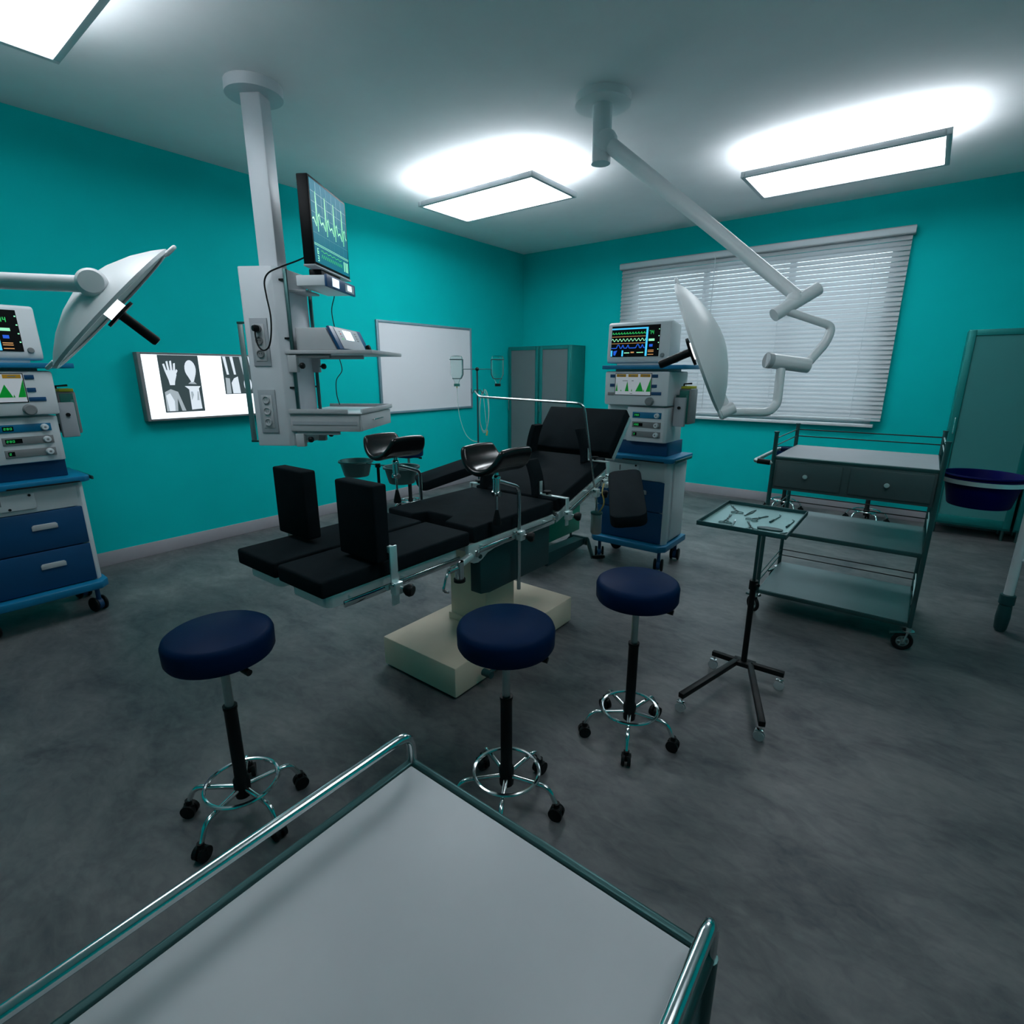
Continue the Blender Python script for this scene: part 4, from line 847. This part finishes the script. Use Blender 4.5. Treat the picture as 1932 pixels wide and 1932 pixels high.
for s, cap_, lab in ((-1, 'vap_green', 'upside-down clear glass bottle with a teal cap before the whiteboard'), (1, 'black_plastic', 'upside-down clear glass bottle with a black cap on the right of the drip stand')):
    p = V((ix, iy, 0))+ax*s*.212; k = thing('infusion_bottle', lab, 'bottle', (p.x, p.y, 1.30), 0, 'drip bottles on the stand')
    b = B(); b.lathe([(.022, .045), (.024, .060), (.040, .095), (.060, .135), (.0615, .15), (.0615, .30), (.055, .318), (.03, .323), (0, .323), (0, .320), (.03, .320), (.053, .315), (.059, .30), (.059, .15), (.0575, .136), (.038, .096), (.0215, .061), (.0195, .045)], 'bottle_glass', n=28, closed=True); b.build('glass', k)
    b = B(); b.lathe([(0, .018), (.031, .018), (.031, .044), (0, .046)], cap_, n=20); b.build('cap', k)
    if s < 0:
        b = B(); b.cyl((0, 0, .0), (0, 0, .018), .006, 'amber_tube', n=8); b.build('drip_spike', k)
q = V((ix, iy, 0)); b = B(); b.tube(curve_pts([q-ax*.212+V((0, 0, 1.30)), q-ax*.207+V((0, 0, 1.15)), q-ax*.19+V((0, 0, 1.0)), q-ax*.14+V((0, 0, .84)), q-ax*.07+V((0, 0, .76)), q+ax*.02+V((0, 0, .74))], 8), .0028, 'tubing', 6)
o = b.build('infusion_line'); o['label'] = 'thin clear drip line curving down from the teal-capped bottle'; o['category'] = 'drip line'
b = B(); P = []
for j in range(3):
    for i in range(14):
        a = 2*PI*i/14; P.append(q+ax*(.065+(.040+.006*j)*math.sin(a))+V((.01*math.sin(a+j), .004*j, 1.06+(.20+.012*j)*math.cos(a))))
P += [q+ax*.09+V((0, 0, .92)), q+ax*.10+V((0, 0, .85))]
b.tube(curve_pts(P, 4), .0026, 'tubing', 6); b.cyl(q+ax*.098+V((0, 0, .86)), q+ax*.09+V((0, 0, .81)), .009, 'amber_tube', n=8); o = b.build('infusion_line'); o['label'] = 'coiled clear tubing hanging from the right hook of the drip stand'; o['category'] = 'drip line'

t = thing('tubular_frame', 'white tube frame with dark teal feet cut off by the right edge', 'tubular frame', (.75, 3.93, 0))
L_ = [(.545, 3.93), (1.05, 3.72), (1.05, 4.14)]
for x, y in L_:
    b = B(); b.cyl((x, y, .20), (x, y, .905), .023, 'white_tube', n=20); b.ball((x, y, .905), .0235, 'white_tube'); lg = b.build('leg', t, True)
    b = B(); b.lathe([(0, 0), (.020, 0), (.030, .02), (.034, .09), (.031, .15), (.028, .165), (.036, .172), (.036, .225), (.018, .23), (0, .23)], 'foot_teal', (x, y, 0), n=20); b.build('foot', lg, True)
b = B()
for z in (.44, .86):
    for i in range(3): b.tube([(*L_[i], z), (*L_[(i+1) % 3], z)], .010, 'white_tube', 10)
b.tube([(.545, 3.93, .60), (.80, 4.03, .30)], .008, 'foot_teal', 8); b.build('cross_bars', t, True)

t = thing('rail_trolley', 'steel-topped trolley with raised tube side rails cut off by the bottom edge', 'trolley', (-.36, .17, 0))
fx0, fx1, fy0, fy1 = -.612, -.10, -.15, .505
b = B(); b.box(fx0+.012, fx1-.012, fy0+.012, fy1-.012, .790, .801, 'light_grey', .003); b.build('top_plate', t, True)
b = B(); b.tube([(fx0, fy0, .79), (fx1, fy0, .79), (fx1, fy1, .79), (fx0, fy1, .79)], .011, 'dark_steel', 12, closed=True); b.build('frame', t, True)
b = B(); b.tube([(fx0, fy0, .22), (fx1, fy0, .22), (fx1, fy1, .22), (fx0, fy1, .22)], .011, 'dark_steel', 12, closed=True); b.build('lower_frame', t, True)
b = B(); b.box(fx0+.012, fx1-.012, fy0+.012, fy1-.012, .215, .226, 'panel_grey', .003); b.build('lower_shelf', t, True)
for x in (fx0, fx1):
    b = B(); b.tube(arc_pts([(x, fy0, .785), (x, fy0, .853), (x, fy1, .853), (x, fy1, .785)], .035, 6), .0085, 'chrome', 14); b.build('side_rail', t, True)
    for y in (fy0, fy1):
        b = B(); b.cyl((x, y, .11), (x, y, .79), .011, 'dark_steel', n=14); lg = b.build('leg', t, True)
        b = B(); big_caster(b, x, y, .8, .042); b.build('caster', lg, True)

# ------------------------------------------------------------------ camera, world, view
cam = bpy.data.cameras.new('camera'); co = bpy.data.objects.new('camera', cam); C.objects.link(co)
cam.sensor_width = 36; cam.lens = 989/1932*36; cam.clip_start = .05
co.location = (0, 0, 1.45); co.rotation_euler = (math.radians(90)-math.atan(262/989), 0, math.radians(37.74))
bpy.context.scene.camera = co
w = bpy.data.worlds.new('sky'); w.use_nodes = True; bpy.context.scene.world = w
bg = w.node_tree.nodes['Background']; bg.inputs['Color'].default_value = (.80, .90, 1., 1); bg.inputs['Strength'].default_value = 3.2
vs = bpy.context.scene.view_settings; vs.view_transform = 'Standard'; vs.look = 'None'; vs.exposure = 0; vs.gamma = 1; vs.use_curve_mapping = False
